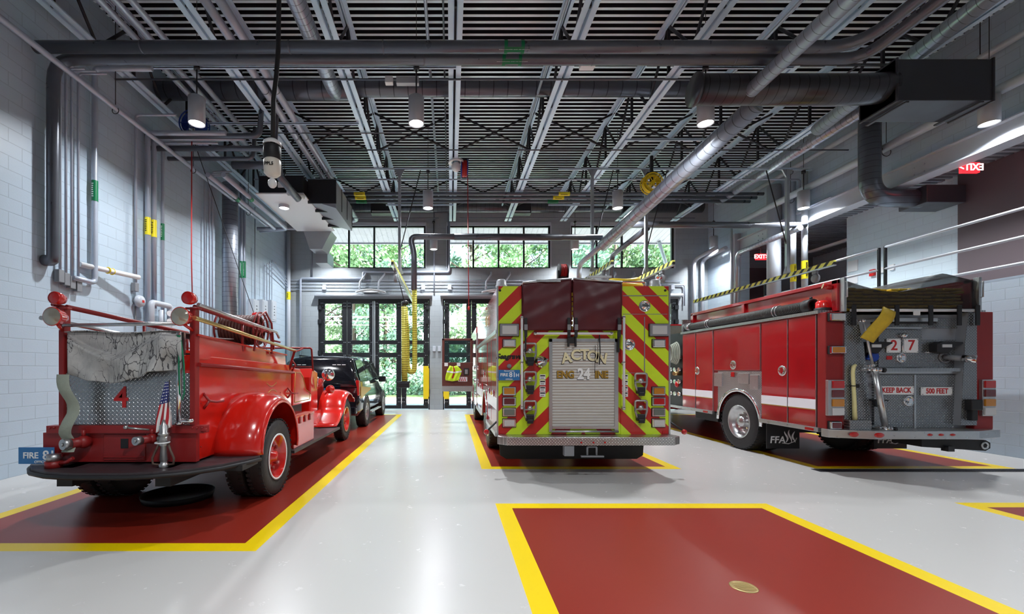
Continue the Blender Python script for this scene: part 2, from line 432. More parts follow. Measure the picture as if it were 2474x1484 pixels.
# folding bay doors, four leaves each
for i, c in enumerate(WC):
    for yy, base in ((WY1+.04, 1),):
        r = bpy.data.objects.new('door_%d' % (i+base), None); COL.objects.link(r); r.location = (c, yy, 0); ORG[r.name] = Vector(r.location); r['kind'] = 'structure'
        lw = (2*DW-.10)/4; sgn = 1 if base == 1 else -1
        f = MB(); f.box(c-DW, c-DW+.05, yy, yy+.1, 0, DH); f.box(c+DW-.05, c+DW, yy, yy+.1, 0, DH); f.box(c-DW, c+DW, yy, yy+.1, DH-.06, DH)
        ob('door_frame', f, 'blackm', r)
        for k in range(4):
            x0 = c-DW+.05+lw*k+.006; x1 = x0+lw-.012; gx0, gx1 = x0+.19, x1-.19
            rows = [(.16, 2.02), (2.20, 2.52), (2.68, 4.10)]
            f = MB(); y0, y1 = yy+.01, yy+.07
            f.box(x0, gx0, y0, y1, .03, DH-.06); f.box(gx1, x1, y0, y1, .03, DH-.06)
            zs = [.03]+[v for rr in rows for v in rr]+[DH-.06]
            for a in range(0, len(zs), 2): f.box(gx0, gx1, y0, y1, zs[a], zs[a+1])
            leaf = ob('door_leaf', f, 'blackm', r)
            g = MB()
            for z0, z1 in rows: g.box(gx0-.01, gx1+.01, yy+.035, yy+.043, z0-.01, z1+.01)
            ob('pane', g, 'glass', leaf)
            if base == 1:
                g = MB()
                for a, z in [(q, z) for q in (x0+.05, x0+.11) for z in (.3, .45, 2.1, 2.6, 4.0, 4.12)]+[(q, z) for q in (x1-.05, x1-.11) for z in (.3, .45, 2.1, 2.6, 4.0, 4.12)]:
                    g.cyl((a, y0, z), (a, y0-.012, z), .016, 8)
                for z0, z1 in rows:
                    n = int((z1-z0)/.25)+1
                    for q in range(n+1):
                        for a in (gx0-.03, gx1+.03): g.box(a-.007, a+.007, y0-.006, y0, z0+(z1-z0)*q/n-.007, z0+(z1-z0)*q/n+.007)
                ob('bolt', g, 'galv', leaf)
        if base == 1:
            f = MB()
            for s in (-1, 1): f.box(c+s*.035-.018, c+s*.035+.018, yy-.06, yy-.01, .1, DH-.1)
            ob('seal_strip', f, 'galv', r)
            for s in (-1, 1):
                f = MB(); f.box(c+s*(DW-.14)-.1, c+s*(DW-.14)+.1, yy-.22, yy-.16, .42, 1.68); f.box(c+s*(DW-.05)-.03, c+s*(DW-.05)+.03, yy-.18, yy-.04, .5, 1.6)
                ob('edge_guard', f, 'yel', r, 'yellow upright guard plate', bev=.01)
                for z in (.7, 2.2, 3.4, 3.95):
                    f = MB(); f.box(c+s*(DW-.06)-.07, c+s*(DW-.06)+.07, yy-.06, yy, z-.08, z+.08); ob('hinge', f, 'blackm', r)
# header track and operator over each door
for i, c in enumerate(WC):
    nm = ('left', 'middle', 'right')[i]
    f = MB(); f.box(c-DW-.1, c+DW+.1, WY1-.16, WY1-.02, 4.33, 4.45); f.box(c-DW-.1, c+DW+.1, WY1-.22, WY1-.16, 4.36, 4.40)
    t = thing('door_track', 'pale horizontal header track mounted over the %s bay door' % nm, 'door track', (c, WY1, 4.4))
    ob('rail', f, 'galv', t, bev=.006)
    t = thing('door_operator', 'curved white door operator with two bent arms above the %s bay door' % nm, 'door operator', (c-.1, WY1, 4.6))
    f = MB()
    def arc(u, v, c=c): return Vector((c-.1+(u-.5)*1.15, WY1-.12-.14*sin(u*pi)-v*.1, 4.50+.07*sin(u*pi)+(v-.5)*.04))
    f.sheet(arc, 16, 2); f.box(c-.4, c+.2, WY1-.2, WY1-.03, 4.50, 4.56)
    ob('cover', f, 'white', t, sol=.02)
    for s in (-.42, .30):
        f = MB(); f.tube([(c-.1+s, WY1-.18, 4.6), (c-.1+s+.02, WY1-.2, 4.9), (c-.1+s+.22, WY1-.12, 5.2), (c-.1+s+.22, WY1-.04, 5.3)], .035, 8); ob('arm', f, 'lgrey', t)
    for s in (-1, 1):
        o = one('junction_box', MB().box(c+s*1.9-.07, c+s*1.9+.07, WY1-.1, WY1, 4.62, 4.80), 'lgrey', 'small grey junction box above the %s side of the %s bay door' % (('left', '', 'right')[s+1], nm), 'junction box', bev=.008)
# yellow control plate posts between doors are built with the doors; wall switches
for x, n in ((-.62, 'left'), (-.42, 'right')):
    one('switch_box', MB().box(x-.06, x+.06, WY1-.08, WY1, 2.25, 2.45), 'lgrey', 'small %s hand grey switch box on the pier between left and middle bay doors' % n, 'switch box', bev=.006)
# ---------------------------------------------------------------- roof joists
JX = [-5.95+2.01*k for k in range(8)]
jn = ['nearest the left wall', 'second from the left wall', 'third from the left wall', 'straight over the aisle', 'fifth from the left wall', 'sixth from the left wall', 'second from the right wall', 'nearest the right wall']
def joist():
    t = thing('roof_joist', 'x', 'roof joist', (0, 0, 0), 'steel roof joists')
    f = MB()
    for s in (-1, 1):
        a, b = (s*.02, s*.115)
        f.box(a, b, WY0+.1, 15.85, JB, JB+.012); f.box(a, a+s*.014, WY0+.1, 15.85, JB, JB+.10)
    ob('bottom_chord', f, 'steel', t)
    f = MB()
    for s in (-1, 1):
        a, b = (s*.015, s*.10)
        f.box(a, b, WY0, WY1, DZ-.014, DZ-.002); f.box(a, a+s*.014, WY0, WY1, DZ-.10, DZ)
    ob('top_chord', f, 'steel', t)
    f = MB(); y = WY0+.4; up = False; L = .83
    while y < 15.6:
        z0, z1 = (JB+.04, DZ-.05)
        a, b = ((y, z1 if up else z0), (y+L, z0 if up else z1))
        f.cyl((0, a[0], a[1]), (0, b[0], b[1]), .028, 6)
        if up: f.box(-.025, .025, y-.02, y+.02, JB+.02, DZ-.02)
        y += L; up = not up
    ob('web', f, 'dsteel', t, 'dark web bars')  # web shade carried by the near-black colour
    return t
j0 = joist()
for k, x in enumerate(JX):
    t = j0 if k == 0 else dup(j0, (x, 0, 0))
    t.location = (x, 0, 0); t['label'] = 'long steel truss joist under the roof deck, '+jn[k]
# cross bracing between joists
for yy, d in ((-1.5, 'behind the camera'), (6.35, 'near the twin pipes'), (10.9, 'beyond the blue hose reel'), (14.6, 'near the back wall')):
    for k in range(7):
        if yy < 0: continue
        f = MB(); a, b = JX[k], JX[k+1]
        for s in (0, 1):
            z0, z1 = (JB+.05, DZ-.06) if s else (DZ-.06, JB+.05)
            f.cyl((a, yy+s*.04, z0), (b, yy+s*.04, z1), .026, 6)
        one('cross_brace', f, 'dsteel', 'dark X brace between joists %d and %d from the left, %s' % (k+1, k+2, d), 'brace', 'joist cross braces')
# perforated strut channels slung under the joists
for (x0, x1, yy, zz, d) in ((-5.9, -2.0, 9.5, 6.90, 'below the blue hose reel'), (4.1, 6.2, 10.2, 6.92, 'right of the middle lamp row'), (-3.2, .2, 11.65, 6.9, 'carrying the left exhaust boom'), (2.9, 9.7, 11.65, 6.9, 'carrying the right hand exhaust booms'), (-2.1, .1, 14.2, 6.9, 'near the left clerestory window'), (3.2, 6.1, 14.2, 6.9, 'near the right clerestory window'), (-5.9, -1.95, 7.75, 6.91, 'holding the left near pendant lamp'), (-1.95, .1, 7.75, 6.91, 'holding the centre near pendant lamp'), (4.1, 6.1, 7.75, 6.91, 'holding the right near pendant lamp')):
    f = MB(); f.box(x0, x1, yy-.02, yy+.02, zz, zz+.012); f.box(x0, x1, yy-.02, yy-.014, zz, zz+.045); f.box(x0, x1, yy+.014, yy+.02, zz, zz+.045)
    x = x0+.05
    while x < x1-.05: f.box(x, x+.05, yy-.024, yy-.02, zz+.01, zz+.035); x += .12
    one('strut_channel', f, 'steel', 'thin slotted steel strut under the joists, '+d, 'strut')
# ---------------------------------------------------------------- pipes and ducts
def pipe(pts, r, mt, label, name='pipe', cat='pipe', R=.15, n=12, rods=None, extra=None, group=None):
    f = MB(); f.bend(pts, r, R, n)
    t = thing(name, label, cat, pts[0], group)
    ob('tube', f, mt, t)
    if extra: extra(t)
    if rods:
        g = MB()
        for (x, y, z, zt) in rods:
            g.cyl((x, y, z), (x, y, zt), .007, 6); g.torus((x, y, z-r), r+.012, .008, 'y' if abs(pts[1][0]-pts[0][0]) < abs(pts[1][1]-pts[0][1]) else 'x', 16, 6)
        ob('hanger', g, 'dsteel', t)
    return t
def collars(xs_, y, z, r, mt='dpipe'):
    def ex(t):
        for x in xs_: ob('joint_band', MB().lathe([(r+.002, -.012), (r+.006, 0), (r+.002, .012)], (x, y, z), 'x', 20), mt, t)
    return ex
def ylabel(x, y, z, r, h=.5, mt='ylab', side=-1):
    def ex(t):
        g = MB(); g.lathe([(r+.003, -h/2), (r+.003, h/2)], (x, y, z), 'z', 18); ob('pipe_label', g, mt, t, ('yellow' if mt == 'ylab' else 'green')+' flow label')
        g = MB(); n = int(h/.035)
        for k in range(2, n-1):
            zz = z-h/2+h*k/n; g.box(x-r*.4, x+r*.35*random.uniform(.3, 1), y-r-.006, y-r-.002, zz, zz+.016)
        ob('lettering', g, 'bpaint' if mt == 'ylab' else 'wpaint', t)
    return ex
def lab_cross(x, y, z, r, txt, w=.30):
    def ex(t):
        g = MB()
        g.lathe([(r+.004, -w/2), (r+.004, -w/2+.05)], (x, y, z), 'x', 20); g.lathe([(r+.004, w/2-.05), (r+.004, w/2)], (x, y, z), 'x', 20)
        g.lathe([(r+.0045, -w/2), (r+.0045, w/2)], (x, y, z), 'x', 8, -pi*.80, -pi*.55)
        l = ob('pipe_label', g, 'green', t, 'green flow label')
        text(txt, .035, (x, y-r*.42-.02, z-r*.92), 'wpaint', l, 'lettering', rot=(radians(28), 0, 0), ext=.001, off=.0005)
    return ex
rA = .085
def exA(t): collars([-4.6, -2.4, -1.0, 3.3, 5.2], 6.5, 6.37, rA)(t); lab_cross(.95, 6.5, 6.37, rA, 'CONDENSER WATER SUPPLY')(t)
def exB(t): collars([-3.9, -.4, 2.2, 4.4], 6.74, 6.36, rA)(t); lab_cross(.95, 6.74, 6.36, rA, 'CONDENSER WATER RETURN')(t); ylabel(-6.15, 6.74, Z_(418, 6.74), rA*.7+.0, .42, 'green')(t)
pipe([(-6.2, 6.5, 6.37), (6.10, 6.5, 6.37), (6.10, -6, 6.40)], rA, 'dpipe', 'near one of the twin big insulated pipes crossing the room overhead', 'insulated_pipe', R=.5, n=20, extra=exA)
pipe([(-6.29, 6.74, 3.24), (-6.15, 6.74, 3.24), (-6.15, 6.74, 6.36), (6.38, 6.74, 6.36), (6.38, -6, 6.39)], rA, 'dpipe', 'far one of the twin big insulated pipes, turning down at the left wall', 'insulated_pipe', R=.35, n=20, extra=exB)
# large duct within the joist depth
f = MB(); f.tube([(-6.2, 9.26, 7.5), (-2.15, 9.26, 7.5), (-1.85, 9.26, 7.53), (9.6, 9.26, 7.53)], .2, 24, True, [.2, .2, .16, .16])
one('round_duct', f, 'spd', 'large dark round duct crossing the room between the joist chords', 'duct')
f = MB(); f.tube(rounded([(-2.42, -6, 7.35), (-2.42, 9.0, 7.35), (-2.42, 9.3, 7.45)], .2), .145, 20)
one('spiral_duct', f, 'spy', 'light spiral branch duct running overhead towards the viewer, left of the aisle', 'duct')
# exhaust main: big round header, branch ducts and plenum at right
f = MB(); f.tube(rounded([(4.05, 7.2, 6.18), (6.9, 7.2, 6.18), (7.25, 7.2, 6.22)], .2), .23, 28); f.lathe([(0, -.03), (.255, -.03), (.255, .02), (.24, .02)], (4.05, 7.2, 6.18), 'x', 28)
one('exhaust_header', f, 'spx', 'fat dark spiral header duct with a round end cap, upper right', 'duct')  # header coloured dark to stand in for its unlit face
f = MB(); f.cyl((4.88, 7.05, 6.08), (4.80, .5, 6.05), .115, 20)
one('spiral_duct', f, 'spy', 'spiral duct coming from overhead into the top of the fat dark header', 'duct')
f = MB(); f.tube([(5.24, 7.45, 6.09), (3.80, 10.9, 4.64)], .165, 22, True, [.165, .14])
one('spiral_duct', f, 'spy', 'long sloping spiral duct from the fat header down to the exhaust pipes', 'duct')
f = MB(); f.box(7.17, 8.75, 7.0, 7.62, 5.88, 6.55)
for x in (7.17, 8.75-.03): f.box(x, x+.03, 6.98, 7.64, 5.86, 6.57)
f.box(7.3, 7.36, 6.97, 7.66, 5.83, 5.86); f.box(8.5, 8.56, 6.97, 7.66, 5.83, 5.86)
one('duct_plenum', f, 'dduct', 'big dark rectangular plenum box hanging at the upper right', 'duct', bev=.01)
f = MB(); f.cyl((6.95, .5, 6.85), (8.1, 9.6, 6.85), .135, 20)
one('spiral_duct', f, 'spy', 'spiral duct passing above the big rectangular plenum at the right', 'duct')
f = MB(); f.cyl((8.62, 8.6, 6.95), (8.62, 14.0, 6.95), .11, 18); f.cyl((8.55, 10.4, 6.95), (8.75, 10.4, 6.95), .12, 14)
one('spiral_duct', f, 'spy', 'slim spiral duct with a branch fitting, beyond the plenum near the right wall', 'duct')
f = MB(); f.tube(rounded([(9.35, 9.7, 8.04), (9.35, 9.7, 5.38), (10.5, 9.7, 5.36)], .45, 10), .195, 24)
t = thing('elbow_duct', 'dark round duct bending down and through the right wall above the mezzanine', 'duct', (9.35, 9.7, 6))
ob('duct_pipe', f, 'spe', t); f = MB(); f.box(10.3, 11.15, 9.4, 10.0, 5.17, 5.55); ob('transition', f, 'dduct', t, bev=.01)
f = MB(); f.cyl((-5.6, 16.25, 7.62), (9.4, 16.25, 7.62), .21, 24)
one('round_duct', f, 'spx', 'round duct running along the top of the back wall above the windows', 'duct')
for x, d in ((-2.5, 'left'), (2.55, 'middle'), (6.8, 'right')):
    f = MB(); f.box(x-.4, x+.4, 15.85, 16.15, 7.25, 7.62); f.m(1).box(x-.36, x+.36, 15.83, 15.85, 7.28, 7.34)
    one('supply_diffuser', f, ['blackm', 'alu'], 'dark boxy air outlet on the back wall duct over the %s window' % d, 'air vent', bev=.01)
# longitudinal pipes at left
for x, z, d in ((-5.30, 7.13, 'leftmost'), (-5.06, 7.13, 'middle'), (-4.82, 7.13, 'rightmost')):
    pipe([(x, -6, z), (x, 15.4, z)], .055, 'pipe', 'insulated pipe running towards the back wall, %s of three beside the left wall' % d, 'insulated_pipe')
for x, d in ((-3.62, 'left'), (-3.40, 'right')):
    def exl(t, x=x):
        g = MB(); g.lathe([(.0785, -.09), (.0785, .09)], (x, 14.0, 7.0), 'y', 18); ob('pipe_label', g, 'ylab', t, 'yellow flow label')
        for yy in (8.5, 10.2, 11.9, 13.4): ob('joint_band', MB().lathe([(.075, -.012), (.08, 0), (.075, .012)], (x, yy, 7.0), 'y', 18), 'dpipe', t)
    pipe([(x, -6, 7.0), (x, 15.9, 7.0), (-5.1 if d == 'left' else -5.0, 15.9+(0 if d == 'left' else .2), 7.0-.02)], .072, 'pipe', 'insulated pipe running to the back wall, %s one of the pair over the left bay' % d, 'insulated_pipe', n=16, extra=exl, R=.2)
# thin sprinkler and conduit lines across / along
for (pts, r, lab) in (
    ([(-6.2, 7.75, 6.98), (9.0, 7.75, 6.98)], .016, 'thin black line crossing overhead just past the twin big pipes'),
    ([(-6.2, 8.05, 6.92), (7.2, 8.05, 6.92), (7.2, 7.7, 6.92)], .018, 'thin black line crossing overhead, second past the twin big pipes'),
    ([(-2.9, 10.6, 6.9), (9.7, 10.6, 6.9)], .016, 'thin line crossing at the nearer bracing row'),
    ([(-5.5, 12.2, 6.88), (9.8, 12.2, 6.88), (9.8, 12.2, 6.0), (9.8, 11.2, 6.0)], .022, 'conduit crossing the room beyond the exhaust booms and dropping at the right wall'),
    ([(-.42, -4, 7.75), (-.42, 15.5, 7.75)], .03, 'thin pale pipe running along the roof, left of the aisle joist'),
    ([(-.12, -4, 7.70), (-.12, 15.5, 7.70)], .018, 'thinner pale conduit running along the roof, left of the aisle joist'),
    ([(1.85, -4, 7.4), (1.85, 15.5, 7.4)], .028, 'thin pale pipe running along the roof, over the middle engine'),
    ([(5.55, -4, 7.5), (5.55, 15.5, 7.3)], .028, 'thin pale pipe running along the roof, over the right bay'),
    ([(-1.1, 9.9, 6.93), (-4.7, 9.9, 6.93)], .012, 'thin black conduit leading left from the aisle to the blue reel'),
    ([(-5.9, 15.3, 6.88), (-.4, 15.3, 6.88)], .016, 'thin black line crossing just in front of the left window'),
    ([(.3, 15.3, 6.88), (8.6, 15.3, 6.88)], .016, 'thin black line crossing just in front of the middle and right windows'),
    ([(6.3, 16.72, 4.8), (9.0, 16.72, 4.8), (9.0, 16.72, 4.0)], .025, 'grey conduit on the back wall above the right bay door'),
    ([(-5.75, 16.7, .2), (-5.75, 16.7, 5.05), (-3.35, 16.7, 5.05), (-3.35, 16.7, 5.3), (-.05, 16.7, 5.3), (-.05, 16.7, 7.6)], .045, 'grey pipe stepping up the back wall around the left window'),
    ([(-5.3, 16.7, 5.1), (-5.3, 16.7, 7.7)], .02, 'thin upright conduit on the back wall left of the left window'),
    ([(-.62, 16.7, 4.55), (-.62, 16.7, 7.7)], .025, 'upright conduit between the left and middle windows')):
    pipe(pts, r, 'pipe' if r > .02 and 'black' not in lab else 'dpipe', lab, 'conduit' if r < .03 else 'pipe', n=8, R=.08)
for k in range(4):
    pipe([(-6.24+.02*k, 15.2-.25*k, 2.6), (-6.24+.02*k, 15.2-.25*k, 5.4-.12*k), (-6.24+.02*k, 16.74-.0*k, 5.0-.12*k), (8.9-.6*k, 16.74, 4.95-.12*k)], .014, 'pipe', 'slim conduit round the back left corner and along the back wall, %s' % ('topmost', 'second down', 'third down', 'lowest')[k], 'conduit', n=8, R=.1, group='back wall conduits')
for k, (yy, mtl) in enumerate(((13.2, 'ylab'), (13.5, 'ylab'), (13.8, 'green'))):
    def exc(t, yy=yy, mtl=mtl):
        for x in (-2.75-.03*k, 3.45-.1*k):
            g = MB(); g.lathe([(.058, -.17), (.058, .17)], (x, yy, 6.88), 'x', 16); l = ob('pipe_label', g, mtl, t, 'coloured flow label')
            g = MB(); g.box(x-.11, x+.1, yy-.052, yy-.048, 6.835, 6.85); ob('lettering', g, 'bpaint', l)
    pipe([(-4.2, yy, 6.88), (9.5, yy, 6.88)], .05, 'dpipe', 'pipe crossing over the back windows with coloured labels, %s of three' % ('nearest', 'middle', 'farthest')[k], 'labelled_pipe', extra=exc)
# upright pipes at the right end of the back wall
for x, d in ((9.30, 'left'), (9.62, 'right')):
    pipe([(x, 16.6, .01), (x, 16.6, 5.65), (x, 16.35, 5.75), (x-.0, 15.2, 5.8)], .07, 'lgrey', 'upright grey pipe, %s one of two beside the right window' % d, 'pipe', R=.15)
# right wall uprights in front of the mezzanine
pipe([(9.79, 12.42, 3.25), (9.79, 12.42, 6.9)], .07, 'lgrey', 'upright grey pipe with a yellow label before the mezzanine, left of the pair', extra=ylabel(9.79, 12.42, 4.3, .07))
pipe([(9.79, 12.02, 3.25), (9.79, 12.02, 7.0)], .075, 'lgrey', 'upright grey pipe with a yellow label before the mezzanine, right of the pair', extra=ylabel(9.79, 12.02, 4.3, .075))
f = MB(); f.cyl((9.78, 13.15, 2.5), (9.78, 13.15, 7.1), .18, 20)
one('column_duct', f, 'lgrey', 'fat pale upright duct in front of the mezzanine, left of the labelled pipes', 'duct')
pipe([(9.7, 15.0, 2.5), (9.7, 15.0, 6.5)], .03, 'lgrey', 'slim upright conduit at the far corner of the mezzanine opening', 'conduit')
f = MB(); f.box(9.72, 9.945, 14.88, 15.12, 0.01, 6.2)
one('corner_post', f, 'lgrey', 'square pale post at the far end of the mezzanine opening', 'post')
for i, (y0, z0) in enumerate(((9.3, 6.45), (8.2, 7.2))):
    pipe([(9.62, -4, z0), (9.62, 14.6, z0)], .09-.03*i, 'lgrey', ('fat' if i == 0 else 'slimmer upper')+' pale pipe running along the right wall above the mezzanine beam', rods=[(9.62, y, z0, 8.0) for y in (7.9, 9.6, 12.3)])
# right wall slope pipe (sprinkler main) and rod
pipe([(-5.85, -4, 6.12), (-5.85, 14.1, 6.12), (-4.3, 14.1, 6.12)], .045, 'pipe', 'long sprinkler main on clevis hangers running along the left wall', 'sprinkler_pipe', rods=[(-5.85, y, 6.12, 8.0) for y in (4.5, 7.6, 9.9, 12.6)], R=.06)
# left wall risers
def lw(px, dx=.1): return 1.0*(WX0+dx), (WX0+dx)*F/(px-VX)
def riser(px, y0, y1, r, label, mt='pipe', dx=None, extra=None, foot=None, top=None, name='pipe'):
    dx = dx or r+.05; x, Y = lw(px, dx); zt, zb = Z_(y0, Y), max(.01, Z_(y1, Y))
    pts = [(x, Y, zb), (x, Y, zt)]
    if foot == 'in': pts = [(WX0, Y-.02, zb-.0), (x, Y, zb)]+pts[1:] if False else [(WX0+.0, Y, zb), (x, Y, zb), (x, Y, zt)]
    if foot == 'near': pts = [(x, Y-.45, zb), (x, Y, zb), (x, Y, zt)]
    if top: pts = pts+[(x+top, Y, zt)]
    ex = extra(x, Y) if extra else None
    t = pipe(pts, r, mt, label, name, 'pipe' if name == 'pipe' else 'conduit', R=max(.08, r*2), n=12 if r > .03 else 8, extra=ex)
    return t, x, Y, zb
def ylab_f(py, h, mt, r):
    return lambda x, Y: ylabel(x, Y, Z_(py, Y), r, h, mt)
for k, px in enumerate((145, 159, 173, 189)):
    t, x, Y, zb = riser(px, 160+6*k, 655+8*k, .019, 'slim conduit on the left wall ending in a box, %s of four' % ('leftmost', 'second', 'third', 'rightmost')[k], name='conduit', top=.22+.09*k)
    t['group'] = 'four near left wall conduits'
    f = MB(); f.box(x-.05, x+.03, Y-.05, Y+.05, zb-.18, zb+.02); ob('end_box', f, 'grey', t, bev=.006)
riser(229, 166, 684, .045, 'riser with a long green label and a foot turned to the wall, left wall', extra=ylab_f(462, .36, 'green', .045), foot='near', top=1.0)
t, x, Y, zb = riser(328, 278, 690, .024, 'slim double conduit on the left wall left of the big risers', name='conduit', top=.8)
f = MB(); f.box(x-.06, x+.03, Y-.05, Y+.05, zb-.12, zb+.05); ob('end_box', f, 'grey', t, bev=.006)
riser(357, 322, 1300, .05, 'left riser of the pair with yellow labels on the left wall', extra=ylab_f(547, .36, 'ylab', .05), top=1.6)
riser(372, 335, 745, .05, 'right riser of the pair with yellow labels on the left wall', extra=ylab_f(553, .36, 'ylab', .05), top=1.9)
riser(393, 345, 1300, .034, 'slimmer riser with a green label, right of the yellow labelled pair', extra=ylab_f(561, .36, 'green', .034), top=1.2)
for k, px in enumerate((494, 506, 513)): riser(px, 425-5*k, 1300, .02, 'slim upright conduit in the middle of the left wall, %s of three' % ('left', 'middle', 'right')[k], name='conduit', top=.5)
f = MB(); x, Y = lw(556, .30); f.cyl((x, Y, 2.6), (x, Y, 6.6), .20, 24); f.prism([(x-.2, Y-.2), (x+.24, Y-.2), (x+.24, Y+.2), (x-.2, Y+.2)], 'z', 1.6, 2.55)
one('column_duct', f, 'spz', 'fat grey upright duct standing against the left wall above its square base', 'duct')
for k, px in enumerate((583, 590)):
    riser(px, 400, 850, .045, 'upright pipe with a small green label just past the fat duct, %s one' % ('left', 'right')[k], extra=ylab_f(652, .5, 'green', .045))
riser(616, 500, 760, .018, 'slim conduit dropping to the electrical panels on the left wall', name='conduit')
riser(697, 560, 1200, .075, 'large riser with a yellow band in the far left corner', 'lgrey', dx=.12, extra=ylab_f(715, .30, 'ylab', .075))
for k, (px, w_) in enumerate(((606, .4), (628, .42), (650, .42))):
    x, Y = lw(px, .0); z = Z_(752, Y)
    t = thing('electrical_panel', 'grey electrical cabinet on the left wall, %s of three' % ('nearest', 'middle', 'farthest')[k], 'electrical panel', (WX0, Y, z))
    f = MB(); f.box(WX0, WX0+.18, Y-w_/2, Y+w_/2, z-.36, z+.36); ob('housing', f, 'lgrey', t, bev=.01)
    g = MB(); g.box(WX0+.18, WX0+.19, Y-w_/2+.04, Y+w_/2-.04, z-.3, z+.3); ob('cover', g, 'lgrey', t, bev=.004)
    g = MB()
    for q in range(4): g.box(WX0+.19, WX0+.2, Y-.04, Y+.02, z-.15+q*.1, z-.13+q*.1)
    ob('slot', g, 'bpaint', t)
# alarm bell
x, Y = lw(338, .12); z = Z_(728, Y)
t = thing('alarm_bell', 'round grey alarm bell with a small red label on the left wall', 'alarm bell', (WX0, Y, z))
f = MB(); f.lathe([(0, .19), (.07, .185), (.105, .16), (.12, .11), (.12, .09), (.09, .09)], (WX0, Y, z), 'x', 28); ob('gong', f, 'lgrey', t)
f = MB(); f.cyl((WX0, Y, z), (WX0+.1, Y, z), .05, 14); f.cyl((WX0+.03, Y, z-.1), (WX0+.03, Y, z-.6), .014, 8); ob('bracket', f, 'grey', t)
f = MB(); f.box(WX0+.188, WX0+.192, Y-.03, Y+.03, z-.03, z+.02); ob('maker_label', f, 'rpaint', t, 'small red label')
# pale bracket tube with yellow ties
x, Y = lw(262, .12)
t = thing('bracket_tube', 'white tube bound with a yellow tie, fixed to the left wall', 'tube', (WX0, Y, 3.2))
f = MB(); f.cyl((WX0+.03, Y-.5, Z_(655, Y)), (WX0+.28, Y+.55, Z_(655, Y)), .045, 14); ob('tube', f, 'white', t)
f = MB()
for q in (-.05, .05): f.torus((WX0+.15, Y+q, Z_(655, Y)), .05, .012, 'y', 18, 6)
ob('tie', f, 'yel', t)
# backflow assembly at the foot of the risers
x, Y = lw(385, .2); z0 = Z_(760, Y)
t = thing('valve_assembly', 'grey valve assembly with two round gauges at the foot of the left wall risers', 'valve', (x, Y, z0))
f = MB(); f.bend([(x, Y-.25, z0-.5), (x, Y-.25, z0+.22), (x, Y+.35, z0+.22), (x, Y+.35, z0-.3)], .06, .08, 12); f.cyl((x, Y+.05, z0-.35), (x, Y+.05, z0+.1), .045); f.box(x-.06, x+.06, Y-.0, Y+.5, z0-.35, z0-.2); ob('pipework', f, 'lgrey', t)
for k in range(2):
    f = MB(); f.cyl((x+.08, Y+.22+.0*k, z0+.05-.17*k), (x+.05, Y+.24, z0+.05-.17*k), .06, 18); ob('gauge', f, 'white', t)
# pipes leaving the wall toward the air handler
for (y, z, x1, r, lab) in ((9.0, 6.38, -3.95, .055, 'dark pipe reaching out from the left wall under the blue reel, upper of two'), (9.15, 6.2, -3.7, .055, 'dark pipe reaching out from the left wall under the blue reel, lower of two'), (9.7, 6.25, -4.4, .045, 'shorter dark pipe reaching out from the left wall beyond the pair')):
    pipe([(WX0+.01, y, z), (x1, y, z), (x1, y+.1, 7.0)], r, 'dpipe', lab, R=.14)
pipe([(-4.95, 9.9, 6.2), (-3.9, 9.9, 6.2), (-3.9, 9.9, 5.95), (-3.7, 10.6, 5.7)], .085, 'dpipe', 'thick dark pipe above the white duct, beside the hanging filter', 'insulated_pipe', R=.1, n=16)
for k in range(2):
    def exg(t, k=k):
        g = MB(); g.lathe([(.063, -.07), (.063, .07)], (-5.35+.34*k, 10.9, 5.83), 'y', 16); ob('pipe_label', g, 'green', t, 'green flow label')
    pipe([(-5.35+.34*k, 9.6, 5.85), (-5.35+.34*k, 13.3, 5.85), (-5.9, 13.3+.2*k, 5.85)], .058, 'pipe', 'insulated pipe beside the air handler, %s one of the low pair' % ('left', 'right')[k], 'insulated_pipe', extra=exg, R=.12)
# air handler with ducts
t = thing('air_handler', 'white and black ceiling hung air handler with a flared duct at the left', 'air handler', (-4, 11.5, 5.5))
Yh = 11.2
f = MB(); a = at(635, 475, Yh); f.box(-4.85, -3.72, 11.0, 12.3, 5.98, 6.45); ob('housing', f, 'blackm', t, bev=.01)
f = MB(); f.prism([(-4.9, 5.97), (-3.7, 5.97), (-3.7, 6.0), (-4.9, 6.0)], 'y', 10.95, 13.9); ob('under_panel', f, 'white', t)
f = MB(); f.loft([[(-3.72, 11.4, 6.0), (-3.72, 13.3, 6.0), (-3.72, 13.3, 6.5), (-3.72, 11.4, 6.5)], [(-3.0, 11.4, 5.78), (-3.0, 13.3, 5.78), (-3.0, 13.3, 6.5), (-3.0, 11.4, 6.5)]], True, True, False); ob('flared_duct', f, 'duct', t)
[ob('duct_rib', MB().box(-3.73, -2.99, 11.38+.62*k, 11.42+.62*k, 5.9, 6.52), 'blackm', t) for k in range(4)]
f = MB(); f.prism([(-4.5, 5.4), (-4.1, 5.4), (-3.8, 5.98), (-4.7, 5.98)], 'y', 13.9, 14.6); f.box(-4.5, -4.1, 14.5, 15.3, 5.1, 5.5); ob('outlet_duct', f, 'duct', t, bev=.01)
f = MB(); f.box(-4.35, -4.2, 10.96, 11.0, 6.15, 6.28); ob('data_plate', f, 'white', t)
pipe([(-3.9, 10.5, 5.82), (-3.72, 10.98, 5.9)], .07, 'white', 'crumpled white wrapped pipe elbow under the hanging filter', 'wrapped_elbow')
